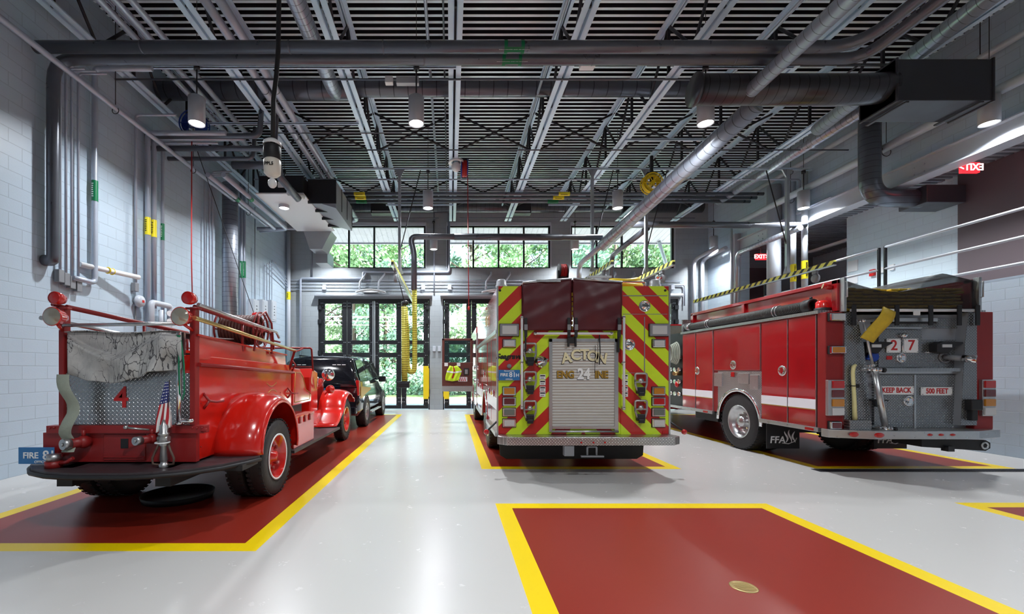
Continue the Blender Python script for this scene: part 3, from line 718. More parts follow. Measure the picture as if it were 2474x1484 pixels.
# ---------------------------------------------------------------- mezzanine things
def rail_sec(y0, y1, lab):
    t = thing('guard_rail', lab, 'railing', (WX1+.1, y0, 3.2))
    for z in (4.38, 3.88, 3.42):
        f = MB(); f.cyl((WX1+.1, y0, z), (WX1+.1, y1, z), .028, 10); ob('rail', f, 'lgrey', t)
    n = max(2, int(abs(y1-y0)/2.0)+1)
    for k in range(n):
        yy = y0+(y1-y0)*k/(n-1); f = MB(); f.box(WX1+.075, WX1+.125, yy-.02, yy+.02, 3.15, 4.4); ob('post', f, 'blackm', t)
rail_sec(10.2, 13.9, 'steel guard rail along the mezzanine edge, far section by the uprights')
rail_sec(4.5, 10.05, 'steel guard rail along the mezzanine edge, near section above the right engine')
f = MB(); f.box(10.4, 11.35, 16.72, 16.795, 3.255, 5.45); t = thing('mezzanine_door', 'dark double door at the far end of the mezzanine under a red exit sign', 'door', (10.9, 16.75, 3.25)); 
ob('door_panel', f, 'maroond', t); f = MB(); f.box(11.36, 12.2, 16.72, 16.795, 3.255, 5.45); ob('door_panel', f, 'maroond', t)
f = MB(); f.box(11.22, 11.298, 6.6, 9.62, 3.255, 5.85); one('mezzanine_door', f, 'maroond', 'dark maroon door leaf on the mezzanine block wall at the right edge', 'door')
def exit_sign(c, axis, lab, s='EXIT'):
    t = thing('exit_sign', lab, 'exit sign', c); c = Vector(c)
    w, h = .36, .2
    f = MB()
    if axis == 'y': f.box(c.x-w/2, c.x+w/2, c.y-.03, c.y+.03, c.z-h/2, c.z+h/2)
    else: f.box(c.x-.03, c.x+.03, c.y-w/2, c.y+w/2, c.z-h/2, c.z+h/2)
    ob('sign_body', f, 'exit', t, bev=.006)
    if axis == 'y': text(s.strip('<'), .19, (c.x, c.y-.033, c.z), 'exitw', t, 'lettering', off=.004, sx=(-1 if s[0] == '<' else 1))
    else: text(s, .19, (c.x-.033, c.y, c.z), 'exitw', t, 'lettering', rot=(pi/2, 0, -pi/2), off=.004)
    f = MB(); f.cyl((c.x, c.y, c.z+h/2), (c.x, c.y, 5.86), .012, 6); ob('stem', f, 'grey', t)
exit_sign(at(1838, 621, 14.9), 'y', 'red lit exit sign over the dark door deep in the mezzanine', 'EXIT>')
exit_sign(at(2342, 406, 8.7), 'y', 'red lit exit sign with a left arrow at the right edge under the beam', '<EXIT>')
f = MB(); f.box(12.0, 12.12, 12.8, 14.6, 5.45, 5.53); one('strip_light', f, 'white', 'white strip light fitting under the mezzanine ceiling', 'strip light', bev=.01)
one('pull_station', MB().box(11.24, 11.3, 11.55, 11.68, 4.05, 4.22), 'rpaint', 'small red fire alarm box on the pale mezzanine wall', 'fire alarm')
one('wall_plate', MB().box(11.26, 11.3, 11.3, 11.42, 4.08, 4.22), 'white', 'small white switch plate just right of the red alarm box', 'switch')
one('wall_plate', MB().box(11.26, 11.3, 11.05, 11.17, 4.09, 4.23), 'white', 'small white switch plate, second right of the red alarm box', 'switch')
one('wall_notice', MB().box(11.275, 11.3, 12.05, 12.35, 4.3, 4.6), 'white', 'white square notice on the mezzanine wall corner, upper of two', 'notice')
one('wall_notice', MB().box(11.275, 11.3, 12.05, 12.35, 3.95, 4.18), 'white', 'white square notice on the mezzanine wall corner, lower of two', 'notice')
one('alarm_strobe', MB().box(10.95+1.4, 11.07+1.4, 16.62, 16.7, 4.75, 4.95), 'rpaint', 'small red alarm strobe on the far mezzanine wall right of the exit sign', 'fire alarm')
# floor fittings
f = MB(); f.lathe([(0, .002), (.075, .002), (.085, .0035), (.09, .0)], (2.09, 3.1, .001), 'z', 32)
for k in range(-3, 4): f.box(2.09-.06, 2.09+.06, 3.1+k*.018-.003, 3.1+k*.018+.003, .003, .005)
one('floor_drain', f, 'brass', 'round brass floor drain cover in the red painted bay in front', 'drain')
f = MB(); f.lathe([(0, .002), (.085, .002), (.09, .0)], (2.22, 2.66, .001), 'z', 32)
one('floor_drain', f, 'brass', 'round floor cap at the very bottom edge of the red bay', 'drain')
f = MB(); f.box(5.6, 9.3, 6.58, 6.60, 0, .006); f.box(5.6, 9.3, 6.74, 6.76, 0, .006)
x = 5.6
while x < 9.3: f.box(x, x+.018, 6.6, 6.74, .0, .005); x += .045
f.m(1).box(5.6, 9.3, 6.6, 6.74, .0005, .0012)
one('trench_drain', f, ['dsteel', 'bpaint'], 'long dark trench drain grating in the floor behind the right engine', 'drain')
# ---------------------------------------------------------------- outside
f = MB(); f.box(-80, 80, WY1+.3, 24.5, -.12, -.02); f.m(1).box(-80, 80, 24.5, 70, -.12, -.02); f.m(0).box(-80, 80, -45, WY0-.3, -.12, -.02)
o = struct('floor_outside', f, ['asphalt', 'grass'])
f = MB()
f.face([(-9, WY1+.3, 7.30), (13, WY1+.3, 7.30), (13, 18.75, 7.0), (-9, 18.75, 7.0)]); f.box(-9, 13, 18.72, 18.8, 6.95, 7.35)
for k in range(100): x = -9+.22*k; f.m(1).face([(x, WY1+.3, 7.293), (x+.012, WY1+.3, 7.293), (x+.012, 18.75, 6.993), (x, 18.75, 6.993)])
o = struct('ceiling_soffit', f, ['soffit', 'grey'])
f = MB(); f.cyl(at(1592, 585, 18.6), at(1613, 650, 18.6), .07, 12); f.cyl(at(1613, 650, 18.6), (at(1613, 650, 18.6).x, 18.6, 0), .07, 12)
one('soffit_post', f, 'lgrey', 'grey slanting post outside the right clerestory window under the soffit', 'post')
def leaf_mat(name, c1, c2):
    m, t, b = nt(name); n = noise(t, 1.5, 3); t.links.new(mixc(t, n, c1, c2), b.inputs['Base Color']); b.inputs['Roughness'].default_value = .6
    b.inputs['Transmission Weight'].default_value = 0; b.inputs['Subsurface Weight'].default_value = 0
    return m
LM = [leaf_mat('leaves a', (.12, .26, .11), (.34, .52, .26)), leaf_mat('leaves b', (.10, .22, .14), (.28, .45, .32)), leaf_mat('leaves c', (.20, .34, .16), (.45, .60, .34))]
def tree(kind, h, cr, n, lm, seed):
    rnd = random.Random(seed)
    f = MB(); f.tube([(0, 0, -.1), (.1, 0, h*.4), (-.05, .1, h*.8)], .2, 8, True, [.24, .17, .05])
    cl = []
    for k in range(26):
        a = rnd.uniform(0, 2*pi); z = rnd.uniform(.18, 1.0)*h; r = cr*(.35+.65*sin(pi*min(1, (z/h)*.9+.08)))*rnd.uniform(.3, .95)
        c = Vector((r*cos(a), r*sin(a), z)); cl.append((c, rnd.uniform(.5, 1.0)*cr*.42))
        f.tube([(0, 0, max(.3, z-1.4)), c*.5+Vector((0, 0, z*.42)), c], .05, 5, True, [.06, .04, .015])
    g = bmesh.new()
    for k in range(n):
        c, R = rnd.choice(cl); d = Vector((rnd.gauss(0, 1), rnd.gauss(0, 1), rnd.gauss(0, .8))).normalized()*R*rnd.uniform(.5, 1)
        p = c+d; s = rnd.uniform(.09, .17); u = Vector((rnd.gauss(0, 1), rnd.gauss(0, 1), rnd.gauss(0, 1))).normalized(); v = u.orthogonal().normalized()
        w_ = u.cross(v)
        g.faces.new([g.verts.new(q) for q in (p+v*s, p+w_*s*.6, p-v*s, p-w_*s*.6)])
    me = bpy.data.meshes.new('foliage'); g.to_mesh(me); g.free()
    t = thing(kind, 'x', 'tree', (0, 0, 0), 'trees outside the bay doors'); ob('trunk', f, 'bark', t); ob('foliage', me, lm, t)
    return t
T = [tree('broadleaf_tree', 14.5, 3.3, 9000, LM[0], 1), tree('broadleaf_tree', 16.5, 3.5, 10000, LM[2], 2), tree('broadleaf_tree', 14, 3.2, 9000, LM[1], 3)]
k = 0; used = set(); rr = random.Random(5)
for row, (yy, sp, x0) in enumerate(((29, 3.6, -17), (34, 4.0, -21))):
    x = x0
    while x < 24:
        ty = (k*2+row) % 3
        loc = (x+rr.uniform(-.7, .7), yy+rr.uniform(-1.5, 1.5), 0)
        lab = 'leafy tree seen through the glass beyond the road, %s row, number %d from the left' % (('front', 'rear')[row], int((x-x0)/sp)+1)
        if ty not in used: used.add(ty); t = T[ty]; t.location = loc; t['label'] = lab
        else: t = dup(T[ty], loc, lab)
        s = rr.uniform(.85, 1.15); t.scale = (s, s, s); t.rotation_euler = (0, 0, rr.uniform(0, 6)); x += sp; k += 1
# undergrowth hedge: a band of leaves nobody could count
g = bmesh.new(); rnd = random.Random(9)
for k in range(16000):
    p = Vector((rnd.uniform(-24, 24), 27.2+rnd.uniform(-.8, .9), 0)); p.z = abs(rnd.gauss(0, 1.0))*.9+.05; s = rnd.uniform(.08, .16)
    u = Vector((rnd.gauss(0, 1), rnd.gauss(0, 1), rnd.gauss(0, 1))).normalized(); v = u.orthogonal().normalized(); w_ = u.cross(v)
    g.faces.new([g.verts.new(q) for q in (p+v*s, p+w_*s*.7, p-v*s, p-w_*s*.7)])
me = bpy.data.meshes.new('undergrowth'); g.to_mesh(me); g.free()
o = ob('undergrowth', me, LM[1]); tag(o, 'band of leafy undergrowth along the foot of the trees outside', 'bushes'); o['kind'] = 'stuff'
for k, (z, r) in enumerate(((4.35, .035), (4.15, .02), (3.95, .02))):
    f = MB(); f.tube([(x, 23.5+.2*k, z+.0008*(x-2)**2) for x in range(-20, 25, 3)], r, 6)
    one('overhead_cable', f, 'white', 'pale overhead cable outside the bay doors, %s of three' % ('top', 'middle', 'bottom')[k], 'cable')
# ================================================================ shared vehicle helpers
def wheel(t, x, y, r, w, s, rim='alu', style='dish', name='wheel'):
    """s: +1 when the outer face looks towards +X"""
    c = (x, y, r); f = MB(); o = s*w/2
    R = r*.60
    if style == 'dish': prof = [(R, -o), (R*1.0, o*.96), (R*.93, o*.96), (R*.86, o*.4), (R*.62, -o*.15), (R*.36, -o*.1), (R*.34, o*.62), (R*.25, o*.85), (0, o*.88)]
    elif style == 'spoke': prof = [(R, -o), (R, o*.9), (R*.93, o*.95), (R*.88, o*.5), (R*.3, o*.5), (R*.25, o*.62), (0, o*.62)]
    else: prof = [(R, -o), (R*1.0, o*.98), (R*.93, o*.98), (R*.88, o*.1), (R*.70, -o*.2), (R*.45, o*.25), (R*.25, o*.35), (R*.22, o*.8), (0, o*.85)]
    f.lathe(prof, c, 'x', 36)
    f.m(1)
    for k in range(8):
        a = 2*pi*k/8
        p = Vector((x+s*abs(o)*.05, y+R*.5*cos(a), r+R*.5*sin(a)))
        if style == 'old': f.cyl(p, p+Vector((s*abs(o)*.42, 0, 0)), R*.07, 8)
        elif style == 'spoke':
            q = Vector((x+o*.5, y+R*.9*cos(a), r+R*.9*sin(a))); q0 = Vector((x+o*.5, y+R*.2*cos(a), r+R*.2*sin(a))); f.cyl(q0, q, R*.08, 6)
        else: f.cyl(p-Vector((s*.0, 0, 0)), p+Vector((s*abs(o)*.3, 0, 0)), R*.06, 8)
    wo = ob(name, f, [rim, 'chrome' if style != 'old' else 'dred'], t)
    g = MB()
    g.lathe([(R*.99, -w*.46), (r*.86, -w*.5), (r*.95, -w*.47), (r*.99, -w*.40), (r, -w*.2), (r, w*.2), (r*.99, w*.40), (r*.95, w*.47), (r*.86, w*.5), (R*1.02, w*.46), (R*.99, w*.40)], c, 'x', 48)
    n = 44
    for k in range(n):
        a = 2*pi*k/n; u = Vector((0, cos(a), sin(a))); v = Vector((0, -sin(a), cos(a))); cc = Vector(c)
        for q in (-1, 1):
            e = cc+u*(r*.998)+Vector((q*w*.36, 0, 0)); hw = Vector((w*.11, 0, 0)); hv = v*(pi*r/n*.55); hu = u*(r*.018)
            g.loft([[e-hw-hv, e+hw-hv, e+hw+hv, e-hw+hv], [e-hw-hv+hu, e+hw-hv+hu, e+hw+hv+hu, e-hw+hv+hu]], True, True, False)
    for q in (-.12, 0, .12):
        pass
    ob('tyre', g, 'tyre', wo)
    return wo
def rlight(t, cx, cz, w, h, y, lens, name='tail_light', d=.03, frame='chrome'):
    f = MB(); f.box(cx-w/2+.008, cx+w/2-.008, y-d, y, cz-h/2+.008, cz+h/2-.008); f.m(1).box(cx-w/2, cx+w/2, y-d*.5, y, cz-h/2, cz+h/2); o = ob(name, f, [frame, 'black'], t, bev=.008)
    g = MB(); g.box(cx-w*.37, cx+w*.37, y-d-.010, y-d+.004, cz-h*.33, cz+h*.33); ob('lens', g, lens, o, bev=.008); return o
def arch(y0, y1, z0, z1, yc, r, zc=None, n=14):
    zc = z0 if zc is None else zc; a0 = math.asin((z0-zc)/r) if zc <= z0 else 0
    pts = [(y0, z0)]
    for i in range(n+1):
        a = pi-a0-(pi-2*a0)*i/n; pts.append((yc+r*cos(a), zc+r*sin(a)))
    return pts+[(y1, z0), (y1, z1), (y0, z1)]
def fender_trim(t, x, yc, zc, r, s, name='wheel_arch_trim', a0=0.0, w=.045, mt='chrome'):
    f = MB(); n = 24; rings = []
    for i in range(n+1):
        a = a0+(pi-2*a0)*i/n; u = Vector((0, cos(a), sin(a))); c = Vector((x, yc, zc))
        rings.append([c+u*r, c+u*r+Vector((s*.03, 0, 0)), c+u*(r+w)+Vector((s*.03, 0, 0)), c+u*(r+w)])
    f.loft(rings, True, True); return ob(name, f, mt, t)
# chevron rear graphics
def chev_mat():
    m, t, b = nt('lime and red chevron'); s = sepxyz(t)
    v = mth(t, 'ADD', mth(t, 'ADD', s.outputs[2], mth(t, 'ABSOLUTE', s.outputs[0])), .02+.44)
    fac = stripe_fac(t, v, .44, .5)
    t.links.new(mixc(t, fac, (.60, .80, .02), (.50, .018, .012)), b.inputs['Base Color']); b.inputs['Roughness'].default_value = .35
    b.inputs['Coat Weight'].default_value = .4
    return m
M['chev'] = chev_mat()
# ================================================================ middle fire engine
E = thing('fire_engine', 'red fire engine with lime and red chevron back, number 24, in the middle bay', 'fire engine', (1.95, 6.37, 0))
XM = lambda px: X_(px, 6.37); ZM = lambda py: Z_(py, 6.37)
xa, xb = .70, 3.20; yr = 6.37; zt = 2.77
f = MB(); f.prism(arch(6.41, 11.2, .62, 2.13, 8.75, .62, .5), 'x', xa, xb); ob('body', f, 'red', E)
f = MB(); f.box(xa, xa+.30, 6.41, 11.2, 2.13, zt); f.box(xb-.66, xb, 6.41, 11.2, 2.13, zt); ob('upper_body', f, 'red', E)
# rear skin panels (chevron)
f = MB(); f.box(xa, XM(1260), yr, yr+.05, .60, zt); f.box(XM(1500), xb, yr, yr+.05, .60, zt)
f.box(XM(1260), XM(1327), yr+.01, yr+.05, .60, 2.13); f.box(XM(1493), XM(1500), yr+.01, yr+.05, .60, 2.13); f.box(XM(1327), XM(1493), yr+.01, yr+.05, 1.99, 2.12); f.box(XM(1327), XM(1493), yr+.01, yr+.05, .6, .68)
ob('rear_panel', f, 'chev', E, 'lime and red chevron striped rear panel')
f = MB()
for x in (XM(1202), XM(1617)): f.box(x-.012, x+.012, yr-.01, yr+.05, .60, zt)
ob('corner_trim', f, 'alu', E)
# shut lines on the right column
f = MB(); f.box(XM(1505), XM(1612), yr-.003, yr+.001, ZM(760), ZM(760)+.008); f.box(XM(1556), XM(1556)+.012, yr-.006, yr+.001, ZM(903), ZM(766)); f.box(XM(1505), XM(1612), yr-.006, yr+.001, ZM(716), ZM(716)+.012); f.box(XM(1505), XM(1556), yr-.003, yr+.001, ZM(902), ZM(902)+.006)
ob('door_seam', f, 'grey', E)
# hose bed covers
def cover(x0, x1, za, zb, sgn):
    def fn(u, v):
        x = x0+(x1-x0)*u; top = za+(zb-za)*u; z = top+(2.12-top)*v
        y = yr-.035-.035*sin(pi*v)*sin(pi*u)-.008*sin(9*u+5*v*sgn)-.006*sin(17*v+7*u)
        return Vector((x, y, z))
    f = MB(); f.sheet(fn, 24, 24)
    o = ob('hose_bed_cover', f, 'maroon', E, 'dark maroon vinyl hose bed cover', sol=.01)
    def top(u, v):
        x = x0+(x1-x0)*u; return Vector((x, yr-.035+v*4.4, za+(zb-za)*u+.005*sin(12*v+3*u)))
    g = MB(); g.sheet(top, 8, 20); ob('cover_top', g, 'maroon', o, sol=.01)
    g = MB(); g.cyl((x0, yr-.045, za+.012), (x1, yr-.045, zb+.012), .016, 10); g.box(x0+.2, x0+.55, yr-.07, yr-.03, za+.02, za+.05); ob('cover_bar', g, 'alu', o)
    return o
cover(XM(1261), XM(1379), 2.80, 2.86, 1); cover(XM(1383), XM(1500), 2.86, 2.81, -1)
for px in (1268, 1371, 1388, 1491):
    f = MB(); x = XM(px); f.box(x-.022, x+.022, yr-.085, yr-.07, 2.02, 2.30); f.box(x-.012, x+.012, yr-.07, yr-.03, 1.80 if px in (1268, 1491) else 1.88, 2.1); b_ = ob('strap', f, 'black', E, 'black buckle strap', bev=.003)
    f = MB(); f.box(x-.025, x+.025, yr-.10, yr-.08, 2.12, 2.20); ob('buckle', f, 'grey', b_, bev=.004)
f = MB(); f.box(XM(1372), XM(1390), yr-.05, yr-.02, 1.93, 2.02); ob('latch_block', f, 'black', E)
f = MB(); f.tube([(XM(1446), yr-.04, 2.08), (XM(1447), yr-.05, 1.8), (XM(1445), yr-.05, 1.62)], .008, 6); f.tube([(XM(1436), yr-.04, 1.9), (XM(1434), yr-.05, 1.5)], .004, 6); ob('pull_cord', f, 'black', E)
# folded hose seen in the gap
f = MB()
for k in range(8): f.box(XM(1378), XM(1385), yr+.02, yr+.4, 2.14+.07*k, 2.19+.07*k)
ob('folded_hose', f, 'hoseY', E)
# grab rails
for (p0, p1) in (((XM(1259), yr-.07, ZM(766)), (XM(1259), yr-.07, ZM(988))), ((XM(1503), yr-.07, ZM(764)), (XM(1503), yr-.07, ZM(990))), ((XM(1288), yr-.06, ZM(807)), (XM(1477), yr-.06, ZM(807)))):
    f = MB(); f.cyl(p0, p1, .018, 12); g_ = ob('grab_rail', f, 'white', E)
    g = MB(); d = (Vector(p1)-Vector(p0)); ks = (0.02, .5, .98) if abs(d.z) > .1 else (0.02, .98)
    for k in ks:
        g = MB(); q = Vector(p0)+d*k; g.cyl(q-Vector((0, .005, 0)), q+Vector((0, .065, 0)), .024, 10); g.sphere(q, .026, 10); ob('rail_bracket', g, 'chrome', g_)
# roller shutter
def shutter_mat():
    m, t, b = nt('roller shutter slats'); s = sepxyz(t); fr = mth(t, 'FRACT', mth(t, 'MULTIPLY', s.outputs[2], 1/.0415))
    d = mth(t, 'LESS_THAN', fr, .12); t.links.new(mixc(t, d, (.50, .49, .46), (.30, .29, .28)), b.inputs['Base Color'])
    b.inputs['Metallic'].default_value = .35; b.inputs['Roughness'].default_value = .42
    bump(t, b, mth(t, 'MULTIPLY', fr, mth(t, 'SUBTRACT', 1.0, fr)), .8, .02); return m
M['shut'] = shutter_mat()
f = MB(); f.box(XM(1333), XM(1484), yr-.005, yr+.015, .72, 1.98); sh = ob('roller_shutter', f, 'shut', E)
f = MB()
for a, b in ((XM(1326), XM(1334)), (XM(1484), XM(1493))): f.box(a, b, yr-.02, yr+.02, .64, 2.0)
f.box(XM(1326), XM(1493), yr-.02, yr+.02, 1.95, 2.0); ob('shutter_frame', f, 'alu', E, bev=.003)
f = MB(); f.cyl((XM(1330), yr-.05, ZM(1042)), (XM(1491), yr-.05, ZM(1042)), .016, 10); f.box(XM(1334), XM(1484), yr-.03, yr, ZM(1036), ZM(1030)); lb = ob('lift_bar', f, 'alu', sh)
# gold leaf on the shutter: ACTON arched, ENG 24 INE
for ch, px, py, rot, sz in (('A', 1368, 866, .16, .20), ('C', 1391, 859, .08, .20), ('T', 1412, 858, 0, .20), ('O', 1432, 861, -.06, .20), ('N', 1453, 866, -.16, .20)):
    lt = text(ch, sz*1.05, (XM(px), yr-.009, ZM(py)), 'goldp', E, 'letter', rot=(pi/2, -rot, 0), off=.007, ext=.001); text(ch, sz*1.05, (XM(px)-.004, yr-.0065, ZM(py)-.006), 'bpaint', lt, 'letter_shadow', rot=(pi/2, -rot, 0), off=.012, ext=.001)
text('ENG', .145, (XM(1366), yr-.008, ZM(906)), 'gold', E, 'lettering', off=.006, sx=.88); text('ENG', .145, (XM(1366)-.004, yr-.0065, ZM(906)-.005), 'bpaint', E, 'letter_shadow', off=.009, ext=.0005, sx=.88); text('INE', .145, (XM(1453)-.004, yr-.0065, ZM(906)-.005), 'bpaint', E, 'letter_shadow', off=.009, ext=.0005, sx=.88); text('24', .215, (XM(1410)-.004, yr-.007, ZM(905)-.006), 'bpaint', E, 'letter_shadow', off=.011, ext=.0005, sx=.86); text('INE', .145, (XM(1453), yr-.008, ZM(906)), 'gold', E, 'lettering', off=.006, sx=.88)
text('24', .215, (XM(1410), yr-.009, ZM(905)), 'wpaint', E, 'lettering', off=.008, sx=.86)
# lights
for (cx, s) in ((1230, -1), (1590, 1)):
    X = XM(cx)
    rlight(E, X+.0, ZM(798), .29, .19, yr, 'clens', 'warning_light', .05, 'grey')
    rlight(E, X, ZM(830), .20, .13, yr, 'clens', 'warning_light', .04)
    for py, ln, lab in ((945, 'amber', 'amber'), (970, 'drlens' if s < 0 else 'rlens', 'red'), (996, 'slens', 'smoked'), (1022, 'clens', 'clear')):
        rlight(E, X, ZM(py), .205, .135, yr, ln, 'tail_light', .03)['label'] = lab+' rectangular tail light'
    f = MB(); f.lathe([(.0, -.012), (.016, -.01), (.018, 0)], (XM(1208 if s < 0 else 1607), yr, ZM(702)), 'y', 14); ob('bolt_cap', f, 'black', E)
    f = MB(); f.box(XM(1206 if s < 0 else 1600), XM(1220 if s < 0 else 1614), yr-.008, yr, ZM(1048), ZM(1041)); ob('reflector', f, 'rpaint', E)
# folding steps
def fstep(px, py):
    x, z = XM(px), ZM(py); f = MB(); w, h = .085, .135
    f.bend([(x-w, yr-.05, z-.02), (x-w, yr-.05, z+h), (x+w, yr-.05, z+h), (x+w, yr-.05, z-.02), (x+w*.6, yr-.05, z-.12), (x-w*.6, yr-.05, z-.12), (x-w, yr-.05, z-.02), (x-w, yr-.05, z+.05)], .016, .03, 8)
    f.box(x-w, x+w, yr-.06, yr-.04, z+.0, z+.02); f.lathe([(0, -.07), (.035, -.065), (.04, -.05), (.04, -.03)], (x, yr, z+.03), 'y', 20)
    o = ob('folding_step', f, 'cast', E, 'folding chrome step'); g = MB(); g.box(x-.06, x+.06, yr-.07, yr, z-.16, z-.06); g.box(x-.045, x+.045, yr-.09, yr-.06, z-.19, z-.13); ob('step_hinge', g, 'blackm', o, bev=.01)
for p in ((1279, 853), (1279, 921), (1279, 991), (1545, 925), (1545, 990)): fstep(*p)
# inlet, latches, plate
f = MB(); c = (XM(1306), yr, ZM(874)); f.lathe([(.085, 0), (.085, -.02), (.06, -.03), (.055, -.09), (.07, -.10), (.07, -.13), (.03, -.14), (.025, -.18), (0, -.18)], c, 'y', 24)
for k in range(3): a = k*2.1+.4; f.cyl((c[0], yr-.115, c[2]), (c[0]+.09*cos(a), yr-.115, c[2]+.09*sin(a)), .012, 6)
ob('hose_inlet', f, 'chrome', E)
for px, py in ((1557, 740), (1520, 833)):
    f = MB(); f.lathe([(.085, 0), (.085, -.012), (.07, -.018), (.062, -.006), (.04, -.006), (.035, -.02), (0, -.022)], (XM(px), yr, ZM(py)), 'y', 28); f.box(XM(px)-.04, XM(px)+.04, yr-.03, yr-.012, ZM(py)-.012, ZM(py)+.012); ob('door_latch', f, 'chrome', E, 'round chrome latch')
f = MB(); f.box(XM(1203)+.005, XM(1255), yr-.05, yr-.045, ZM(919), ZM(894)); lp = ob('licence_plate', f, 'bluep', E, 'blue licence plate reading FIRE 81H', bev=.002)
text('FIRE', .062, (XM(1217), yr-.052, ZM(906)), 'wpaint', lp, off=.0012); text('81', .10, (XM(1237), yr-.052, ZM(906)), 'wpaint', lp, off=.0015); text('H', .07, (XM(1249), yr-.052, ZM(907)), 'wpaint', lp, off=.001); text('OFFICIAL', .025, (XM(1229), yr-.052, ZM(916.5)), 'wpaint', lp, off=.0004); text('Massachusetts', .026, (XM(1229), yr-.052, ZM(896.5)), 'wpaint', lp, off=.0004)
text('Seagrave', .105, (XM(1229), yr-.004, ZM(862)), 'bpaint', E, 'script_lettering', off=.004, shear=.35)
f = MB(); f.lathe([(0, -.03), (.03, -.028), (.034, 0)], (XM(1230), yr, ZM(885)), 'y', 20); ob('plate_lamp', f, 'grey', E)
for px in (1311, 1510):
    for py in (911, 925, 940, 953):
        f = MB(); f.box(XM(px)-.042, XM(px)+.042, yr-.002+.0, yr+.012, ZM(py)-.036, ZM(py)+.036)
        l = ob('warning_label', f, 'white', E); g = MB(); g.box(XM(px)-.035, XM(px)+.035, yr-.004, yr-.002, ZM(py)+.008, ZM(py)+.026); g.box(XM(px)-.03, XM(px)+.02, yr-.004, yr-.002, ZM(py)-.02, ZM(py)-.012); ob('print', g, 'bpaint', l)
# rear step
f = MB(); pl = [(.70, 6.37), (.67, 6.20), (.80, 6.09), (3.14, 6.09), (3.27, 6.20), (3.24, 6.37)]
f.prism(pl, 'z', .485, .60); ob('rear_step', f, 'pl_xy', E, 'diamond tread rear step', bev=.008)
f = MB(); f.prism([(.80, 6.085), (3.14, 6.085), (3.14, 6.09), (.80, 6.09)], 'z', .487, .585); ob('step_face', f, 'pl_xz', E)
for x in (1.83, 2.0, 2.16): f = MB(); f.cyl((x, 6.082, .53), (x, 6.07, .53), .013, 10); ob('marker_lamp', f, 'rlens', E)
for (x, d) in ((XM(1204), -1), (XM(1617), 1)):
    f = MB(); f.cyl((x, 6.42, .80), (x+d*.17, 6.30, .66), .014, 8); a_ = ob('marker_arm', f, 'black', E); g = MB(); g.sphere((x+d*.18, 6.30, .645), .04, 14); ob('marker_ball', g, 'rlens', a_)
f = MB(); f.box(1.60, 1.74, 6.1, 6.2, .33, .48); ob('trailer_socket', f, 'grey', E, bev=.01)
f = MB(); f.bend([(1.93, 6.13, .34), (1.93, 6.13, .46), (2.06, 6.13, .46), (2.06, 6.13, .34)], .014, .02, 8); f.box(1.84, 2.16, 6.11, 6.15, .315, .335); ob('tow_hook', f, 'grey', E)
# mud flap, chassis, axle, wheels
f = MB(); f.prism([(.78, .5), (.80, .17), (.9, .11), (3.0, .11), (3.1, .17), (3.12, .5)], 'y', 7.0, 7.02); ob('mud_flap', f, 'black', E)
f = MB(); f.box(1.4, 1.6, 6.45, 14.8, .5, .72); f.box(2.3, 2.5, 6.45, 14.8, .5, .72); f.cyl((.95, 8.75, .53), (2.95, 8.75, .53), .1, 12); f.box(.9, 3.0, 6.45, 6.9, .45, .62); ob('chassis', f, 'black', E)
for y in (8.75, 13.6):
    for s in (-1, 1):
        wheel(E, 1.95+s*1.06, y, .53, .30, s, 'alu')
        if y < 9: wheel(E, 1.95+s*.74, y, .53, .28, s, 'alu', name='inner_wheel')
for s, x in ((-1, xa), (1, xb)): fender_trim(E, x, 8.75, .5, .62, s, a0=.1)
# sides: compartment doors, stripe, lettering
for s, x in ((-1, xa), (1, xb)):
    for y0, y1, z0, z1 in ((6.50, 7.3, .70, 2.05), (7.3, 8.1, .70, 2.05), (8.12, 9.4, 1.25, 2.05), (9.42, 10.3, .7, 2.05), (10.32, 11.15, .7, 2.05)):
        if y1 < 8.2 and y1 > 7.9: y1 = 8.05
        f = MB(); f.box(x-.012, x+.012, y0+.015, y1-.015, z0, z1); ob('compartment_door', f, 'red', E, bev=.01)
        g = MB(); g.lathe([(0, .0), (.05, .0), (.06, s*.02), (0, s*.022)], (x+s*.012, (y0+y1)/2, (z0+z1)/2-.2), 'x', 18); ob('door_latch', g, 'chrome', E)
    f = MB(); f.box(x-.016, x+.016, 6.42, 8.10, .95, 1.12); f.box(x-.016, x+.016, 9.42, 11.15, .95, 1.12); ob('white_stripe', f, 'stripe', E)
    f = MB(); f.box(x-.03, x+.03, 6.42, 11.2, 2.08, 2.14); ob('side_rail', f, 'alu', E); f = MB(); f.box(x-.04, x+.04, 6.42, 8.1, .56, .62); f.box(x-.04, x+.04, 9.4, 11.2, .56, .62); ob('rub_rail', f, 'alu', E)
text('FIRE', .26, (xa-.02, 8.2, 2.45), 'gold', E, rot=(pi/2, 0, -pi/2), off=.006)
